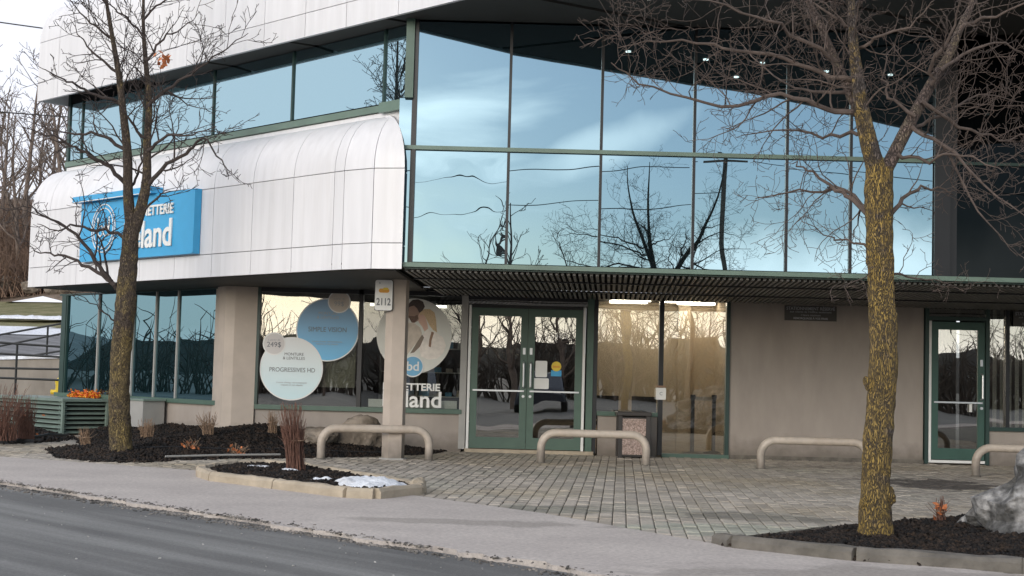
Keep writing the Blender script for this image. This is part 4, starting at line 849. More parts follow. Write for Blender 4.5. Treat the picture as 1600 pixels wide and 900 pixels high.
# ------------------------------------------------------------ bollards
def bollard(x0, x1, y0, y1, z, label):
    t = thing('pipe_bollard', label, 'bollard', ((x0+x1)/2, (y0+y1)/2, 0), 'bent beige pipe bollards in front of the shops')
    a, b_ = Vector((x0, y0, 0)), Vector((x1, y1, 0)); d = (b_-a).normalized(); r = .20; up = Vector((0, 0, 1)); pts = [a, a+up*(z-r)*.5, a+up*(z-r)]
    for k in range(1, 8): an = rad(90*k/7); pts.append(a+up*(z-r)+d*r*(1-math.cos(an))+up*r*math.sin(an))
    for k in range(1, 8): pts.append(a.lerp(b_, .0)+d*(r+(((b_-a).length-2*r)*k/8))+up*z)
    for k in range(0, 8): an = rad(90*k/7); pts.append(b_+up*(z-r)-d*r*(1-math.sin(an))+up*r*math.cos(an))
    pts.append(b_+up*.0); MB().tube(pts, .054, 18).build('pipe', M['rail'], t)
    for p in (a, b_): MB().tube([p+up*-.01, p+up*.012, p+up*.016], [.066,.064,.055], 18).build('foot_ring', M['kerb_g'], t)
bollard(-2.47, -1.06, 19.0, 19.3, .41, 'leftmost bent beige pipe bollard, in front of the beige column')
bollard(.45, 1.87, 19.45, 19.38, .41, 'bent beige pipe bollard in front of the double door and the bin')
bollard(3.42, 4.85, 19.4, 19.35, .39, 'bent beige pipe bollard before the bare taupe wall, its right end behind the lichened trunk')
bollard(6.18, 7.6, 18.95, 18.9, .38, 'rightmost bent beige pipe bollard, cut by the photo edge')
# ------------------------------------------------------------ bin
bn = thing('litter_bin', 'dark framed litter bin with pink aggregate side panels beside the door', 'bin', (1.87,21.5,0))
bx0, bx1, by0, by1 = 1.63, 2.10, 21.25, 21.72
for cx in (bx0+.03, bx1-.03):
    for cy in (by0+.03, by1-.03): MB().box(cx-.03, cx+.03, cy-.03, cy+.03, 0, .62).build('corner_bar', M['bin'], bn)
MB().box(bx0-.02, bx1+.02, by0-.02, by1+.02, .62, .68).build('lid', M['bin'], bn, bevel=.01)
MB().box(bx0+.061, bx1-.061, by0+.01, by1-.01, .33, .58).build('aggregate_panel', M['agg'], bn); MB().box(bx0+.061, bx1-.061, by0+.01, by1-.01, .05, .31).build('aggregate_panel', M['agg'], bn)
MB().box(bx0+.02, bx1-.02, by0+.03, by1-.03, .02, .6).build('liner', M['bin'], bn)
# ------------------------------------------------------------ green louvred unit, utility box
ac = thing('louvred_unit', 'large sage green louvred ventilation housing beside the wing windows', 'ventilation unit', (*Wp(16.9,16), 0))
acS0, acS1, acq0, acq1, ach = 16.30, 17.48, 15.52, 17.35, .60
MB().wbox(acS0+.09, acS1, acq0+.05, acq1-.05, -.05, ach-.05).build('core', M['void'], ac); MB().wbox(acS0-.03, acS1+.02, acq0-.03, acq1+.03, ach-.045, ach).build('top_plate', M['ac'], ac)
for k in range(7):
    z = .03+k*.078
    P = lambda S, q_, zz: (S/2-q_, S/2+q_, zz)
    m_ = MB(); m_.hexa([P(acS0,acq1,z),P(acS0,acq0,z),P(acS0+.12,acq0,z+.05),P(acS0+.12,acq1,z+.05),P(acS0,acq1,z+.012),P(acS0,acq0,z+.012),P(acS0+.12,acq0,z+.062),P(acS0+.12,acq1,z+.062)]); m_.build('louvre', M['ac'], ac)
    m_ = MB(); m_.hexa([P(acS0,acq0-.0,z),P(acS1,acq0-.0,z),P(acS1,acq0+.08,z+.05),P(acS0,acq0+.08,z+.05),P(acS0,acq0,z+.012),P(acS1,acq0,z+.012),P(acS1,acq0+.08,z+.062),P(acS0,acq0+.08,z+.062)]); m_.build('louvre', M['ac'], ac)
for (S_, q_) in ((acS0, acq0), (acS0, acq1), (acS1-.05, acq0), (acS0, (acq0+acq1)/2+.2)): MB().wbox(S_-.005, S_+.05, q_-.02, q_+.02, -.02, ach-.046).build('corner_strip', M['ac'], ac)
ub = thing('utility_box', 'plain grey metal box with a thin lid between the left tree and the wing windows', 'utility box', (*Wp(17.2,14.7), 0))
MB().wbox(16.95, 17.5, 14.28, 15.0, 0, .62).build('case', M['greybox'], ub); MB().wbox(16.92, 17.5, 14.25, 15.03, .621, .65).build('lid', M['ac'], ub)
# ------------------------------------------------------------ rocks, snow
def rock(name, c, rx, ry, rz, m_, seed, label, cat='boulder', sub=4, amp=.22, facets=9, group=None, fmin=.62):
    import bmesh
    bm = bmesh.new(); bmesh.ops.create_icosphere(bm, subdivisions=sub, radius=1); rg = random.Random(seed)
    pl = [(Vector((rg.gauss(0,1), rg.gauss(0,1), rg.gauss(0,.8))).normalized(), rg.uniform(fmin, max(.9, fmin+.2))) for _ in range(facets)]
    from mathutils import noise as mn
    for v in bm.verts:
        p = v.co.copy()
        for n_, d_ in pl:
            t = p.dot(n_)
            if t > d_: p -= n_*(t-d_)*.92
        nz = mn.fractal(p*1.8+Vector((seed,0,0)), 1., 2., 5); p *= 1+amp*nz; v.co = Vector((p.x*rx, p.y*ry, p.z*rz))
    me = bpy.data.meshes.new(name); bm.to_mesh(me); bm.free(); me.materials.append(m_)
    o = bpy.data.objects.new(name, me); COL.objects.link(o); o.location = c; return tag(o, label, cat, group)
rock('boulder', (4.93,11.3,.02), 1.30, .9, .96, M['rockg'], 4, 'large grey boulder with white veins on the mulch at the right edge', sub=5, amp=.26, facets=11, fmin=.74)
rock('boulder', (-2.22,20.95,.24), .42, .28, .33, M['rockb'], 9, 'brown angular rock on the mulch behind the leftmost bollard')
rock('stone', (-2.70,20.55,.20), .30, .22, .17, M['rockb'], 2, 'low brown stone on the mulch left of the angular rock', 'stone')
# broken kerb end and snow on the island
rock('kerb_lump', (-.88,13.95,.05), .10, .13, .11, M['kerb_s'], 21, 'broken rough lump of sandy kerb at the tip of the island', 'rubble', sub=3)
def snow_patch(c, rx, ry, h, seed, label, zf, rz=0):
    rg = random.Random(seed); from mathutils import noise as mn; n = 26; vs = []; fs = []; cr_, sr_ = math.cos(rz), math.sin(rz)
    for i in range(n+1):
        for k in range(36):
            a = 2*math.pi*k/36; e = 1+.35*mn.noise(Vector((math.cos(a)*1.6, math.sin(a)*1.6, seed)))+.12*mn.noise(Vector((math.cos(a)*5, math.sin(a)*5, seed)))
            r = i/n; x, y = rx*r*e*math.cos(a), ry*r*e*math.sin(a); X, Y_ = c[0]+x*cr_-y*sr_, c[1]+x*sr_+y*cr_
            z = h*(1-r**3)*(1+.6*mn.noise(Vector((X*4, Y_*4, seed))))+.02*mn.noise(Vector((X*16, Y_*16, 3))) - (.03 if i == n else 0)
            vs.append((X-c[0], Y_-c[1], zf(X, Y_)+z))
    for i in range(n):
        for k in range(36): k2 = (k+1) % 36; fs.append((i*36+k, (i+1)*36+k, (i+1)*36+k2, i*36+k2))
    me = bpy.data.meshes.new('snow_patch'); me.from_pydata(vs, [], fs); me.polygons.foreach_set('use_smooth', [True]*len(fs)); me.materials.append(M['snow'])
    o = bpy.data.objects.new('snow_patch', me); COL.objects.link(o); o.location = (c[0], c[1], 0); return tag(o, label, 'snow')
snow_patch((-1.30,13.85), .32, .42, .07, 2, 'bright old snow patch on the tip of the kerbed island', lambda x, y: .075, .6)
snow_patch((-2.75,15.9), .16, .10, .02, 5, 'thin scrap of snow at the left of the kerbed island', lambda x, y: h_isl(x, y)+.01)
snow_patch((-2.35,15.6), .10, .07, .02, 7, 'thin scrap of snow just left of the reddish bundled shrub', lambda x, y: h_isl(x, y)+.01)
snow_patch((-1.85,14.3), .11, .06, .02, 9, 'tiny scrap of snow at the front kerb of the island', lambda x, y: h_isl(x, y)+.01)
# ------------------------------------------------------------ bundled stalks
def bundle(px, Y, zb, h, r, n, seed, label, m_='stalk', lean=(0,0), fan=0, leaf=False, tie=False):
    x = at(px, 600, Y).x
    if zb is None: zb = h_wall(x, Y)
    rg = random.Random(seed); t = thing('bundled_shrub', label, 'shrub', (x, Y, zb), 'dry shrubs cut back and tied'); mb = MB()
    for k in range(n):
        a = rg.uniform(0, 6.28); rr = r*math.sqrt(rg.random()); hh_ = h*rg.uniform(.55, 1.05); a2 = a+rg.uniform(-.8,.8)
        pts = []
        for s in range(6):
            f = s/5; w_ = 1+.25*math.sin(f*math.pi)*0 - .35*f+fan*f*f*2.2
            pts.append((x+lean[0]*f+rr*math.cos(a+(a2-a)*f)*w_+rg.gauss(0,.006), Y+lean[1]*f+rr*math.sin(a+(a2-a)*f)*w_+rg.gauss(0,.006), zb-.03+hh_*f))
        mb.tube(pts, [rg.uniform(.003,.007)*(1-.6*s/5) for s in range(6)], 4, cap=False)
        if rg.random() < .5:
            p = Vector(pts[3]); d = Vector((rg.gauss(0,1), rg.gauss(0,1), 1.0)).normalized(); mb.tube([p, p+d*.05, p+d*rg.uniform(.08,.16)], [.003,.003,.0015], 3, cap=False)
    o = mb.build('stalks', M[m_], t); tag(o, kind='stuff')
    if leaf:
        lm = MB()
        for k in range(14):
            p = Vector((x+rg.gauss(0,r), Y+rg.gauss(0,r)-.02, zb+rg.uniform(.02,h*.7))); u = Vector((rg.gauss(0,1),rg.gauss(0,1),rg.gauss(0,1))).normalized()*.03; v = u.orthogonal().normalized()*.018
            lm.quad(p-u, p-v, p+u, p+v)
        tag(lm.build('dead_leaves', M['leaf_o'], t), kind='stuff')
    if tie: MB().tube([(x+r*.85*math.cos(a), Y+r*.85*math.sin(a), zb+h*.45) for a in [k*.35 for k in range(19)]], .006, 5).build('twine', M['stalk_t'], t)
    return t
bundle(467, 15.7, .05, .76, .10, 170, 1, 'tall reddish tied shrub standing in the kerbed island', 'stalk', (-.06,0), .40, tie=True)
bundle(235, 20.9, None, .34, .10, 60, 2, 'short brown cut shrub on the mulch right of the left tree', 'stalk_t', (-.03,0), .3)
bundle(330, 20.2, None, .36, .08, 50, 3, 'short tan tied shrub in the mulch below the pilaster', 'stalk_t', (-.05,0), .6, tie=True)
bundle(428, 20.9, None, .36, .07, 45, 4, 'short ochre shrub on the mulch under the price discs', 'stalk_t', (0,0), .2, tie=True)
bundle(140, 20.2, None, .30, .08, 45, 5, 'small tan tied shrub before the green louvred unit', 'stalk_t', (-.05,0), .1, tie=True)
bundle(44, 20.9, .10, .62, .13, 130, 6, 'upright brown shrub beside the green louvred unit at the left', 'stalk', (-.05,0), .4, leaf=True)
bundle(4, 20.3, .10, .78, .24, 170, 7, 'wide brown shrub cut by the left photo edge', 'stalk', (0,0), .5)
bundle(1470, 11.6, .03, .27, .035, 30, 8, 'small rusty tied shrub between the lichened trunk and the grey boulder', 'stalk', (0,0), .1, leaf=True, tie=True)
bundle(303, 18.9, None, .16, .06, 16, 9, 'tiny dead plant with orange leaves on the mulch, the left of two', 'stalk_t', (0,0), .8, leaf=True)
bundle(372, 18.9, None, .20, .06, 16, 10, 'tiny dead plant with orange leaves near the island kerb, the right of two', 'stalk_t', (.05,-.05), .8, leaf=True)
# hose and edging strip on the mulch
hp = [(-5.0,18.35),(-4.4,18.9),(-3.7,19.2),(-3.0,19.75),(-2.3,20.05),(-1.7,20.35)]
tag(MB().tube([(x, y, h_wall(x, y)+.03+.01*math.sin(x*9)) for x, y in hp], .012, 6).build('hose', M['cable']), 'thin black hose lying along the long mulch bed', 'hose')
tag(MB().tube([(-4.25,17.85,.05),(-3.6,18.45,.055),(-3.0,18.95,.05)], .014, 6).build('edging_strip', M['greybox']), 'low grey edging strip along the front of the long mulch bed', 'edging')
tag(MB().tube([(-7.1,20.7,.05),(-6.85,21.4,.12),(-6.95,22.5,.06),(-7.1,23.2,.05)], .02, 6).build('edging_strip', M['cable']), 'black edging strip curling round the left mulch bed', 'edging')
# ------------------------------------------------------------ trees
def grow(mb, p, d, L, r, lvl, rg, P):
    n = max(3, int(3+L*P['seg'])); pts = [p.copy()]; rs = [r]; dd = d.copy()
    for i in range(n):
        dd = (dd+Vector((rg.gauss(0,1), rg.gauss(0,1), rg.gauss(0,1)))*P['wob']+Vector((0,0,P['up']))).normalized()
        p = p+dd*(L/n); p = P['clamp'](p); pts.append(p.copy()); rs.append(max(r*(1-(i+1)/n*.75), P['rmin']))
    mb[min(lvl, 2)].tube(pts, rs, 6 if lvl == 0 else (4 if lvl == 1 else 3), cap=False)
    if lvl < P['max']: sprout(mb, pts, rs, L, lvl, rg, P)
def sprout(mb, pts, rs, L, lvl, rg, P, t0=.15):
    k = int(max(2, L*P['dens'][lvl]*rg.uniform(.8, 1.2)))
    for j in range(k):
        t = t0+(1-t0)*(j+rg.random())/k; f = t*(len(pts)-1); i = min(int(f), len(pts)-2)
        q = pts[i].lerp(pts[i+1], f-i); ax = (pts[i+1]-pts[i]); 
        if ax.length < 1e-6: continue
        ax.normalize(); side = Vector((rg.gauss(0,1), rg.gauss(0,1), rg.gauss(0,1)+.25)); side = (side-ax*side.dot(ax))
        if side.length < 1e-3: continue
        side.normalize(); an = rad(rg.uniform(*P['ang'])); d = ax*math.cos(an)+side*math.sin(an)
        nl = min(P['lmax'][lvl], max(P['lmin'], L*P['ratio']*rg.uniform(.55, 1.15)*(1.15-t*.55)))
        grow(mb, q, d, nl, max(P['rmin'], rs[i]*P['rr']), lvl+1, rg, P)
def limb_pts(px, Y0, dY, clamp, rg, start=None):
    n = len(px); out = []
    for i, (x, y) in enumerate(px):
        f = i/(n-1); out.append(clamp(at(x, y, Y0+dY*f)))
    # resample smoothly
    if start is not None: out[0] = start
    R = []
    for i in range(n-1):
        a, b_ = out[max(i-1,0)], out[min(i+2,n-1)]; p, q_ = out[i], out[i+1]
        for s in range(4):
            t = s/4; m0, m1 = (q_-a)*.5, (b_-p)*.5
            R.append(p*(2*t**3-3*t*t+1)+m0*(t**3-2*t*t+t)+q_*(-2*t**3+3*t*t)+m1*(t**3-t*t))
    R.append(out[-1]); return R
def trunk_mesh(pts, rs, m_, parent, name, seed, n=44, rough=.1):
    from mathutils import noise as mn
    R, rr = [], []
    for i in range(len(pts)-1):
        k = 12 if n > 20 else 5
        for s in range(k): R.append(pts[i].lerp(pts[i+1], s/k)); rr.append(rs[i]+(rs[i+1]-rs[i])*s/k)
    R.append(pts[-1]); rr.append(rs[-1]); mb = MB(); mb.tube(R, rr, n)
    for i, v in enumerate(mb.v):
        k = min(i//n, len(R)-1); c = R[k]; d = Vector(v)-c; q_ = Vector(v)
        s = 1+rough*(mn.noise(Vector((q_.x*7+seed, q_.y*7, q_.z*3)))+.8*mn.noise(Vector((q_.x*19, q_.y*19+seed, q_.z*10)))+.9*abs(mn.noise(Vector((q_.x*42, q_.y*42, q_.z*9+seed)))))
        s += .28*max(0, 1-(q_.z)/.25)*rough*6*.5 if q_.z < .25 else 0
        q_ = c+d*s; mb.v[i] = (q_.x, q_.y, q_.z)
    return mb.build(name, m_, parent)
def tree(name, label, base, Y0, trunk, tr, stems, limbs, mats, P, seed, group=None):
    rg = random.Random(seed); t = thing(name, label, 'tree', base, group); clamp = P['clamp']
    T = limb_pts(trunk, Y0, 0, lambda p: p, rg); T[0] = Vector((T[0].x, T[0].y, -.05))
    n = len(T); rs = [np.interp(i/(n-1), np.linspace(0,1,len(tr)), tr) for i in range(n)]
    trunk_mesh(T, rs, mats[0], t, 'trunk', seed)
    tw = [MB(), MB(), MB()]
    for si_, (px, dY, r0, r1) in enumerate(stems):
        pts = limb_pts(px, Y0, dY, clamp, rg); k = len(pts); rs = [r0+(r1-r0)*(i/(k-1)) for i in range(k)]
        trunk_mesh(pts, rs, mats[0] if (si_ == 0 or len(mats) < 3) else mats[2], t, 'stem', seed+1, 16, .07)
        L = sum((pts[i+1]-pts[i]).length for i in range(k-1)); sprout(tw, pts, [r*.45 for r in rs], L*.8, 0, rg, P, .25)
    for (px, dY, r0) in limbs:
        pts = limb_pts(px, Y0, dY, clamp, rg); k = len(pts); pts = [p+Vector((rg.gauss(0,1), rg.gauss(0,1), rg.gauss(0,1)))*(.012 if 0 < i < k-1 else 0) for i, p in enumerate(pts)]
        rs = [max(P['rmin']*1.2, r0*.7*(1-.85*i/(k-1))) for i in range(k)]
        MB().tube(pts, rs, 8).build('branch', mats[1], t); L = sum((pts[i+1]-pts[i]).length for i in range(k-1)); sprout(tw, pts, rs, L, 0, rg, P, .12)
    m_ = MB()
    for w_ in tw:
        b0 = len(m_.v); m_.v += w_.v; m_.f += [tuple(b0+i for i in f) for f in w_.f]; m_.sm += w_.sm
    tag(m_.build('twigs', mats[1], t), kind='stuff'); return t
def clampS(Smax, zlim=99):
    def f(p):
        s = p.x+p.y
        if s > Smax and p.z > zlim: k = (s-Smax)/2; return Vector((p.x-k, p.y-k, p.z))
        return p
    return f
P1_ = dict(seg=5, wob=.17, up=.035, rmin=.0038, dens=[5.2,7.5,10], max=3, ang=(32,68), lmax=[.85,.42,.2], lmin=.07, ratio=.55, rr=.55, clamp=clampS(15.5, 2.0))
T1 = tree('shade_tree', 'bare dark tree with a forked trunk rising from the mulch before the blue sign', (-4.98,18.3,.04), 18.3,
  [(190,708),(187,650),(188,560),(196,480),(201,410),(207,350)], [.145,.128,.12,.128,.108,.096],
  [([(205,358),(200,300),(199,240),(192,170),(186,120),(176,60),(166,0),(163,-40),(160,-130)], -.2, .072, .005), ([(210,360),(222,318),(229,280),(230,220),(233,160),(228,100),(224,40),(226,-40),(235,-140)], .1, .078, .005)],
  [([(182,450),(160,425),(135,385),(100,352),(65,336),(45,320)], -.5, .05), ([(175,440),(140,418),(100,400),(70,396),(46,385)], .3, .04), ([(196,372),(165,360),(120,352),(85,360),(58,350)], .8-.9, .035),
   ([(197,288),(172,262),(140,243),(112,227),(75,212),(35,198)], -.7, .045), ([(197,238),(162,213),(125,208),(90,205),(52,190)], .2, .038), ([(190,160),(150,150),(115,130),(85,118),(62,105)], -.5, .034),
   ([(182,112),(150,88),(128,60),(110,30)], .2, .028), ([(176,60),(150,40),(120,12),(100,-15)], -.3, .026), ([(233,288),(262,256),(298,236),(318,214),(345,250),(358,275)], -.4, .042), ([(231,236),(262,213),(300,210),(338,198)], -.9, .034),
   ([(233,165),(262,140),(300,115),(345,82),(388,52)], -.3, .036), ([(228,95),(255,62),(286,45),(312,18)], .1, .028), ([(226,215),(205,190),(188,165),(150,160)], -.5, .03), ([(226,60),(200,28),(172,8),(150,-20)], -.4, .026),
   ([(225,30),(250,5),(280,-15),(300,-40)], -.2, .024), ([(180,502),(155,484),(130,466),(112,462)], -.5, .016), ([(222,330),(245,310),(258,300),(290,295)], -.7, .026), ([(165,5),(140,-20),(120,-40)], .0, .02), ([(200,300),(215,270),(222,235),(215,200)], .2, .03), ([(160,428),(155,390),(170,365),(196,352)], -.6, .02)],
  (M['bark1'], M['twig1']), P1_, 7)
lf = MB(); rg = random.Random(3)
for k in range(22):
    p = at(rg.gauss(257,8), rg.gauss(93,7), 18.15+rg.uniform(-.1,.1)); u = Vector((rg.gauss(0,1),rg.gauss(0,1),rg.gauss(0,1))).normalized()*.045; v = u.orthogonal().normalized()*.03; lf.quad(p-u, p-v, p+u, p+v)
tag(lf.build('dead_leaf_cluster', M['leaf_o'], T1), 'rust orange dead leaves still on the branch', kind='stuff')
P2_ = dict(seg=9, wob=.24, up=.015, rmin=.0020, dens=[8.2,11,12], max=3, ang=(35,80), lmax=[.62,.32,.15], lmin=.05, ratio=.55, rr=.42, clamp=clampS(15.3, 4.9))
T2 = tree('lichened_tree', 'bare forked tree at the right, its trunk crusted in yellow lichen', (2.68,10.45,0), 10.45,
  [(1369,842),(1368,760),(1371,690),(1378,600),(1381,520),(1377,440),(1373,340),(1374,262)], [.122,.100,.100,.099,.097,.092,.094,.098],
  [([(1372,275),(1357,220),(1346,170),(1340,120),(1333,60),(1330,0),(1328,-110),(1335,-230)], -.15, .075, .005), ([(1380,272),(1400,235),(1428,180),(1456,130),(1482,88),(1502,40),(1522,0),(1545,-60),(1560,-140),(1570,-210)], .25, .055, .005), ([(1348,185),(1328,145),(1308,100),(1288,55),(1262,0),(1246,-50),(1230,-120),(1225,-170)], .3, .042, .005)],
  [([(1362,338),(1332,310),(1300,290),(1262,264),(1238,256)], .6, .034), ([(1362,330),(1320,298),(1250,300),(1180,310)], 1.2, .026), ([(1386,342),(1412,312),(1452,292),(1490,304)], .3, .030), ([(1424,198),(1475,228),(1540,290),(1610,345)], -.5, .026),
   ([(1440,158),(1500,198),(1560,214),(1620,205)], .4, .024), ([(1345,178),(1292,170),(1220,150),(1130,165),(1020,135),(955,98)], -.4, .034), ([(1340,125),(1285,112),(1200,88),(1110,72),(1030,62),(965,75)], .2, .030),
   ([(1305,95),(1240,50),(1160,15),(1060,-5)], -.5, .026), ([(1500,45),(1555,22),(1630,0)], -.3, .024), ([(1470,110),(1520,75),(1570,70),(1620,95)], .3, .022), ([(1455,132),(1465,85),(1492,38),(1500,-20)], -.5, .028), ([(1360,425),(1335,440),(1300,450)], -.4, .008),
   ([(1386,428),(1430,432),(1470,440),(1510,455)], .5, .014), ([(1400,238),(1450,250),(1500,240),(1570,270)], -.7, .022), ([(1352,205),(1300,215),(1230,200),(1150,215)], .8, .024), ([(1336,80),(1370,60),(1420,40),(1460,0)], -.4, .022), ([(1332,40),(1290,20),(1230,-20)], .2, .022), ([(1364,400),(1340,380),(1300,372),(1250,340)], .9, .018), ([(1480,235),(1530,330),(1590,400)], -.3, .016), ([(1430,182),(1390,150),(1380,110),(1400,60)], .5, .02), ([(1330,148),(1270,140),(1210,120),(1150,60)], .9, .022), ([(1418,205),(1470,180),(1530,150),(1600,160)], .8, .022)],
  (M['bark2'], M['twig2'], M['bark2b']), P2_, 11)
# knots on the trunk
for i, (px, py, r) in enumerate(((1398,495,.05), (1349,598,.04), (1399,775,.05), (1345,785,.04), (1355,480,.03))):
    c = at(px-(8 if px > 1375 else -8), py, 10.42); k_ = rock('knot', c, r, r, r*1.5, M['bark2'], 30+i, None, None, sub=3); k_.parent = T2; k_.location = c-T2.location
# ------------------------------------------------------------ bank, drive and trees at the far left
def strip(name, prof, m_, label=None, kind='structure', x0=-160, x1=-4, jit=.15, seed=1):
    """terrain ribbon: rows at given depth/height along X"""
    rg = random.Random(seed); mb = MB(); nx = 60
    for (Y, z) in prof:
        for i in range(nx+1):
            x = x0+(x1-x0)*i/nx; mb.v.append((x+ (Y-30)*-.0, Y+ (-x-15)*.25, z+rg.uniform(-jit, jit)*(0 if Y < 32 else 1)+max(0, (-x-25))*.035))
    for j in range(len(prof)-1):
        for i in range(nx): mb.f.append((j*(nx+1)+i, j*(nx+1)+i+1, (j+1)*(nx+1)+i+1, (j+1)*(nx+1)+i)); mb.sm.append(True)
    return tag(mb.build(name, m_), label, kind=kind)
strip('drive', [(31,-.2),(33,.35),(38,1.25),(45,2.05),(46.5,2.15)], ground_mat('wet_grey_drive', (.13,.13,.135), (.17,.17,.175), .4, 12, streak=(.30,.30,.31)), jit=.02)
strip('snow_verge', [(46,2.1),(47.5,2.3),(49,2.45),(49.5,2.48)], M['snow'], jit=.05, seed=2)
strip('grass_verge', [(49.2,2.46),(52,2.8),(55,3.2),(58,3.7),(59,3.8)], G_grass, jit=.06, seed=3)
strip('bank', [(58.5,3.7),(60,4.2),(64,5.6),(72,8.2),(85,11),(120,15),(200,22),(320,26)], G_bank, jit=.35, seed=4)
snow_patch((-17.2,52.5), 2.6, .6, .1, 31, 'ragged snow strip lying on the far grass verge', lambda x, y: 2.86)
rg = random.Random(17)
ORD = ['leftmost','second','third','fourth','fifth','sixth','seventh','eighth','ninth','tenth','eleventh','twelfth','thirteenth','fourteenth','fifteenth','sixteenth','seventeenth','eighteenth','nineteenth','twentieth','twenty first','twenty second','twenty third','twenty fourth','twenty fifth']
for k in range(14):
    x = -24.2+k*.42+rg.uniform(-.1,.1); y = 60.2+rg.uniform(-.4, 1.2)+(-x-15)*.25; s = rg.uniform(.3, .65)
    o = rock('embankment_rock', (x, y, 4.35+(y-60)*.12+max(0,-x-25)*.035), s, s*.8, s*.65, M['rockb'] if k % 3 else M['snow'], 40+k, ORD[k]+(' brown' if k % 3 else ' snow covered')+' rock from the left, foot of the far bank', 'rock', sub=2, group='rocks along the foot of the bank')
# brush
mb = MB(); rg = random.Random(23)
for k in range(8500):
    y = 61.5+rg.random()**1.4*16; x = rg.uniform(-.62, -.24)*y; zb = np.interp(y-(-x-15)*.25, [58.5,60,64,72,85], [3.7,4.2,5.6,8.2,11])+max(0,-x-25)*.035; h = rg.uniform(.8, 2.6); p = Vector((x, y, zb-.1)); d = Vector((rg.gauss(0,.3), rg.gauss(0,.3), 1)).normalized()
    pts = [p]; 
    for s in range(3): d = (d+Vector((rg.gauss(0,.2), rg.gauss(0,.2), 0))).normalized(); p = p+d*h/3; pts.append(p)
    mb.tube(pts, [.03,.025,.018,.008], 3, cap=False)
    for s in (1,2):
        e = Vector((rg.gauss(0,1), rg.gauss(0,1), .8)).normalized(); mb.tube([pts[s], pts[s]+e*h*.3], [.014,.006], 3, cap=False)
tag(mb.build('brush', M['bush']), 'dense leafless brown brush covering the far bank', 'brush', kind='stuff')
# far tree prototypes
def far_tree(seed, H, m_, spread=.32, dens=1.0):
    rg = random.Random(seed); mb = [MB(), MB(), MB()]; tr = MB(); P = dict(seg=1.2, wob=.13, up=.06, rmin=.011, dens=[2.2*dens,2.6*dens,3], max=2, ang=(25,60), lmax=[2.6,1.1,.6], lmin=.3, ratio=.5, rr=.5, clamp=lambda p: p)
    pts = [Vector((0,0,-.3))]; d = Vector((0,0,1))
    for i in range(9): d = (d+Vector((rg.gauss(0,.06), rg.gauss(0,.06), .1))).normalized(); pts.append(pts[-1]+d*H/9)
    rs = [.015*H*(1-.85*i/9) for i in range(10)]; tr.tube(pts, rs, 7)
    for j in range(int(17*dens)):
        t = .2+.78*j/(17*dens); f = t*9; i = int(f); q_ = pts[i].lerp(pts[min(i+1,9)], f-i); a = rg.uniform(0,6.28); up = rg.uniform(.6,1.4); dd = Vector((math.cos(a), math.sin(a), up)).normalized()
        grow(mb, q_, dd, H*spread*(1.1-t*.75)*rg.uniform(.7,1.2), rs[i]*.5, 0, rg, P)
    me1 = tr.build('trunk', m_); tw = MB()
    for w_ in mb:
        b0 = len(tw.v); tw.v += w_.v; tw.f += [tuple(b0+i for i in f) for f in w_.f]; tw.sm += w_.sm
    me2 = tw.build('crown', m_); a, b_ = me1.data, me2.data; bpy.data.objects.remove(me1); bpy.data.objects.remove(me2); return a, b_
protos = [far_tree(s, 9, M['bark_far']) for s in (1, 2, 3)]
def place_far(x, y, z, s, k, rz, label, group):
    t = thing('bare_tree', label, 'tree', (x, y, z), group, rz); t.scale = (s, s, s)
    for n_, me in zip(('trunk', 'crown'), protos[k]):
        o = bpy.data.objects.new(n_, me); COL.objects.link(o); o.parent = t
        if n_ == 'crown': tag(o, kind='stuff')
rg = random.Random(5); spots = []
for k in range(17):
    y = rg.uniform(63, 84); x = -y*(.40-.0068*k+rg.uniform(-.002,.002)); spots.append((x, y))
for k, (x, y) in enumerate(spots):
    z = float(np.interp(y-(-x-15)*.25, [58.5,60,64,72,85], [3.7,4.2,5.6,8.2,11])); place_far(x, y, z-.2, rg.uniform(.75, 1.25), k % 3, rg.uniform(0,6), ORD[k]+' bare grey tree from the left in the brown brush on the far bank', 'bare trees on the bank')
# ramp wall and railings
rwall = thing('ramp_wall', 'low stained concrete ramp wall with snow on top, behind the louvred unit', 'wall', (-11.5,31,0))
MB().hexa([(-20,30.5,-.1),(-8.6,30.5,-.1),(-8.6,30.8,-.1),(-20,30.8,-.1),(-20,30.5,.80),(-8.6,30.5,1.35),(-8.6,30.8,1.35),(-20,30.8,.80)]).build('concrete', M['conc'], rwall)
MB().hexa([(-20,30.45,.80),(-8.6,30.45,1.355),(-8.6,31.6,1.355),(-20,31.6,.80),(-20,30.5,.88),(-8.6,30.5,1.42),(-8.6,31.5,1.42),(-20,31.5,.88)]).build('snow_cap', M['snow'], rwall)
def railing(name, a, b_, zs, za, zb2, posts, label, y):
    t = thing(name, label, 'railing', (a, y, 0))
    for z0, z1 in zs: MB().tube([(a, y, z0), (b_, y, z1)], .022, 8).build('rail', M['railing'], t)
    for px_ in posts:
        f = (px_-a)/(b_-a); MB().tube([(px_, y, za+(zb2-za)*f), (px_, y, zs[0][0]+(zs[0][1]-zs[0][0])*f)], .022, 8).build('post', M['railing'], t)
    return t
Yr = 27.3
def zr(px, py, Y): p = at(px, py, Y); return p.z
railing('ramp_railing', at(-60,530,Yr).x, at(97,542,Yr).x, [(zr(-60,531,Yr), zr(97,542,Yr)), (zr(-60,549,Yr), zr(97,558,Yr)), (zr(-60,574,Yr), zr(97,577,Yr)), (zr(-60,588,Yr), zr(97,594,Yr))], 0, 0, [at(27,540,Yr).x, at(-50,540,Yr).x], 'near black pipe railing with four level rails, before the concrete ramp wall', Yr)
Yr = 30.65
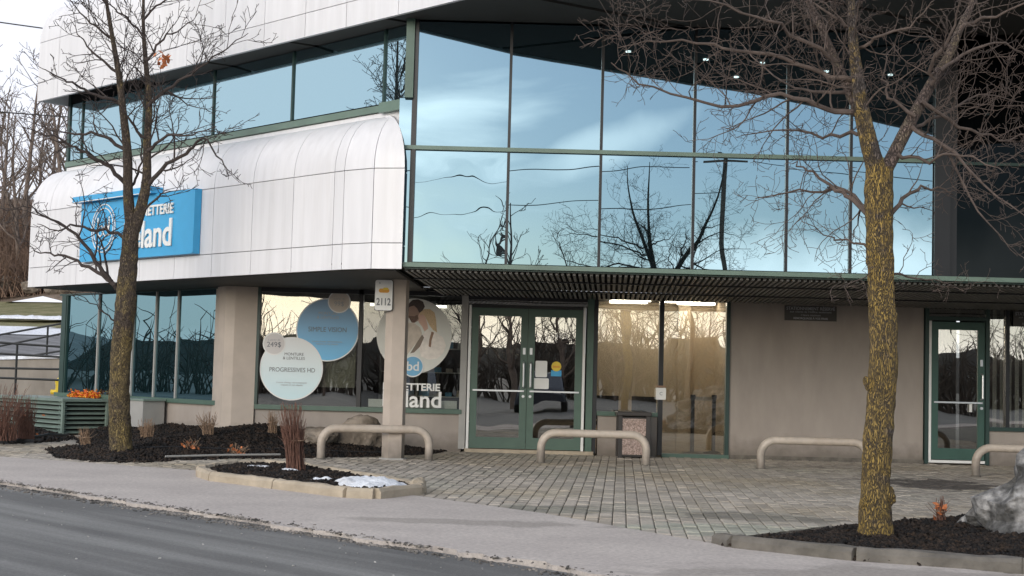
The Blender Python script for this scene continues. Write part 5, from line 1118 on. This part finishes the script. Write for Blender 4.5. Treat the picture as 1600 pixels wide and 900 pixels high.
railing('ramp_railing', at(-60,535,Yr).x, at(99,505,Yr).x, [(zr(-60,534,Yr), zr(99,505,Yr)), (zr(-60,553,Yr), zr(99,521,Yr)), (zr(-60,574,Yr), zr(99,548,Yr))], .7, 1.4, [at(75,509,Yr).x, at(-30,509,Yr).x], 'far black pipe railing sloping up along the top of the concrete ramp wall', Yr)
# hydrant, parked car roof and coloured foliage near the unit
hy = thing('hydrant', 'yellow hydrant behind the louvred unit at the corner of the wing', 'hydrant', (at(96,600,28.6).x, 28.6, 0))
hx = hy.location.x; MB().tube([(hx,28.6,0),(hx,28.6,.75),(hx,28.6,.85),(hx,28.6,.93)], [.11,.11,.13,.04], 16).build('barrel', M['yellow'], hy); MB().tube([(hx-.2,28.6,.62),(hx+.2,28.6,.62)], .05, 10).build('outlet', M['yellow'], hy)
fl = MB(); rg = random.Random(9); 
for k in range(420):
    c = Vector((*Wp(17.42+rg.uniform(-.08,.08), rg.uniform(15.72,16.4)), ach+.015+abs(rg.gauss(0,.045)))); u = Vector((rg.gauss(0,1),rg.gauss(0,1),rg.gauss(0,1))).normalized()*.025; v = u.orthogonal().normalized()*.018; fl.quad(c-u, c-v, c+u, c+v)
ft = thing('foliage_cluster', 'stand-in bright red and orange foliage garland lying on the louvred unit against the window', 'cluster', (*Wp(17.42,16.0), ach))  # stand-in foliage for red and orange spots of unknown origin
tag(fl.build('leaves', mat('red_orange_leaf', (.70,.05,.02), .6, .2, 30, col2=(.85,.45,.03), c2s=28), ft), kind='stuff')
# ------------------------------------------------------------ cars, signs, wires across the road (seen in the glass)
def car(x, y, rz, paint, label, z=-.03):
    t = thing('parked_car', label, 'car', (x, y, z), 'cars in the parking lot across the road', rz)
    side = [(-2.2,.35),(-2.25,.62),(-2.15,.88),(-1.55,.95),(-1.0,1.38),(-.2,1.46),(.7,1.42),(1.35,1.02),(2.05,.86),(2.25,.62),(2.2,.32)]
    def loft(pr, w0, name, m_, wtop=None, zc=.95):
        mb = MB(); n = len(pr)
        for s in (-1, -.9, .9, 1):
            for (px_, pz2) in pr:
                k = w0*(1-.22*max(0, pz2-zc)/.5) if wtop is None else wtop; sh = .96 if abs(s) == 1 else 1
                mb.v.append((px_*sh, (abs(s) == 1 and k or k*.93)*(1 if s > 0 else -1), pz2 if sh == 1 else pz2*.985+.01))
        for j in range(3):
            for i in range(n): i2 = (i+1) % n; mb.f.append((j*n+i, j*n+i2, (j+1)*n+i2, (j+1)*n+i)); mb.sm.append(True)
        mb.f.append(tuple(range(n))); mb.f.append(tuple(range(4*n-1, 3*n-1, -1))); mb.sm += [False, False]
        o = mb.build(name, m_); o.parent = t; return o
    loft(side, .88, 'body', paint); loft([(-1.42,.97),(-.97,1.33),(-.2,1.40),(.66,1.36),(1.2,1.0)], .892, 'side_glass', M['bronze'])
    for wx in (-1.35, 1.38):
        for sy in (-1, 1):
            o = MB().tube([(wx, sy*.70, .33), (wx, sy*.9, .33)], .33, 24).build('wheel', M['rubber']); o.parent = t; o2 = MB().tube([(wx, sy*.88, .33), (wx, sy*.91, .33)], .2, 16).build('rim', M['alu']); o2.parent = o
    for sy in (-1, 1):
        o = MB().box(2.12, 2.2, sy*.62-.14, sy*.62+.14, .60, .74).build('headlight', M['alu']); o.parent = t; o = MB().box(-2.26, -2.18, sy*.62-.14, sy*.62+.14, .68, .82).build('tail_light', M['red']); o.parent = t
pc = [mat('silver_car_paint', (.45,.46,.48), .3, .03, metal=.5), mat('dark_car_paint', (.04,.045,.06), .25, .03), mat('white_car_paint', (.7,.7,.7), .3, .03)]
car(-3.5,-7,1.5,pc[0],'silver hatchback across the road, reflected in the double door'); car(1.2,-7.4,1.62,pc[1],'dark hatchback across the road beside the silver one'); car(13.5,-7.2,1.55,pc[2],'white hatchback across the road, well right of the dark one'); car(-17,10,2.3,pc[2],'white car further along the left side of the lot')
ne = thing('no_entry_sign', 'red no entry sign on a pole across the road, mirrored in the teal windows', 'sign', (-14.5,13.2,0)); dn = Vector((1,.6,0)).normalized()
MB().tube([(-14.5,13.2,-.05),(-14.5,13.2,2.3)], .03, 8).build('pole', M['greybox'], ne); MB().tube([Vector((-14.5,13.2,2.1))+dn*.035, Vector((-14.5,13.2,2.1))+dn*.05], .3, 32).build('disc', M['red'], ne)
MB().obox(Vector((-14.5,13.2,2.1))+dn*.056, (dn, Vector((-dn.y,dn.x,0)), (0,0,1)), (.008,.42,.11)).build('bar', M['print_w'], ne)
pole = thing('utility_pole', 'wooden utility pole with crossarm across the road, seen only in the glass', 'pole', (7.5,-16,0)); MB().tube([(7.5,-16,-.1),(7.5,-16,9.5)], [.12,.08], 12).build('shaft', M['wood'], pole); MB().box(6.7,8.3,-16.04,-15.96,9.1,9.17).build('crossarm', M['wood'], pole)
def wire(a, b_, sag, label, r=.015): 
    a, b_ = Vector(a), Vector(b_); return tag(MB().tube([a.lerp(b_, t/24)+Vector((0,0,-sag*4*(t/24)*(1-t/24))) for t in range(25)], r, 5).build('power_line', M['cable']), label, 'power line')
wire((-60,-14,9.2), (6.5,-16,9.15), 1.4, 'overhead power line left of the utility pole, mirrored in the tall glass'); wire((8.5,-16,9.15), (60,-19,9.3), 1.2, 'overhead power line right of the utility pole'); wire((-60,-15,7.6), (7.5,-16,7.9), 1.0, 'lower overhead cable across the road left of the pole')
wa, wb = at(-200,5,60), at(75,28,60); wire(wa, wb+Vector((20,5,-1)), .3, 'upper black cable crossing the pale sky at the left edge', .03); wa, wb = at(-200,158,60), at(90,161,60); wire(wa, wb+Vector((20,5,0)), .3, 'lower black cable crossing the bare trees at the left edge', .03)
for k, (x, y, s) in enumerate(sorted([(-9,-26,.8),(3,-30,.9),(15,-27,.85),(26,-34,1.),(-22,-30,.95),(-34,-18,.8),(-38,8,.9),(-44,20,1.),(38,-30,1.),(9,-45,1.1),(-5,-50,1.),(-1.6,-9,.78),(.2,-13,.85),(-14,-36,.8),(-7,-38,.7),(2,-42,.75),(7,-37,.7),(12,-40,.8),(19,-38,.75),(5.5,-34,.65),(-2.5,-36,.7),(17,-30,.6),(-18,-40,.8)])): place_far(x, y, -.2, s, k % 3, k*1.3, ORD[k]+' bare tree from the west beyond the parking lot, mirrored in the windows', 'bare trees beyond the parking lot')  # nearest pair added to give the lower corner pane something dark to mirror
mb = MB(); rg = random.Random(77)
for k in range(4200):
    a = rg.uniform(-62, 52); d_ = rg.uniform(0, 5); x, y = a, -38-d_-.004*a*a*0
    if k % 3 == 0: x, y = -52-d_, rg.uniform(-38, 60)
    h = rg.uniform(1.6, 4.7)*(1+.35*math.sin(x*.23)+.2*math.sin(y*.31)); p = Vector((x, y, -.2)); dd = Vector((rg.gauss(0,.25), rg.gauss(0,.25), 1)).normalized(); pts = [p]
    for s_ in range(3): dd = (dd+Vector((rg.gauss(0,.22), rg.gauss(0,.22), 0))).normalized(); p = p+dd*h/3; pts.append(p)
    mb.tube(pts, [.06,.05,.035,.015], 3, cap=False)
    for s_ in (1,2,2,3):
        e = Vector((rg.gauss(0,1), rg.gauss(0,1), .7)).normalized(); mb.tube([pts[s_], pts[s_]+e*h*.3], [.028,.010], 3, cap=False)
tag(mb.build('thicket', mat('dark_thicket_twig', (.07,.055,.045), .95, .35, 1.5)), 'bare brown thicket along the far side of the parking lot', 'thicket', kind='stuff')
# ring of low wooded hills
mb = MB(); from mathutils import noise as mn; nA = 160; rows = [(600,-.5),(800,7),(1100,18),(1500,34),(2200,30)]
for (R_, h) in rows:
    for i in range(nA):
        a = 2*math.pi*i/nA; f = 1+.45*mn.noise(Vector((math.cos(a)*3, math.sin(a)*3, R_*.001)))+.12*mn.noise(Vector((math.cos(a)*14, math.sin(a)*14, 1)))
        mb.v.append((R_*math.cos(a), R_*math.sin(a), h*f if h > 0 else -.5))
for j in range(len(rows)-1):
    for i in range(nA): i2 = (i+1) % nA; mb.f.append((j*nA+i, j*nA+i2, (j+1)*nA+i2, (j+1)*nA+i)); mb.sm.append(True)
tag(mb.build('hills', G_hill), kind='structure')
# keep normals consistent
import bmesh
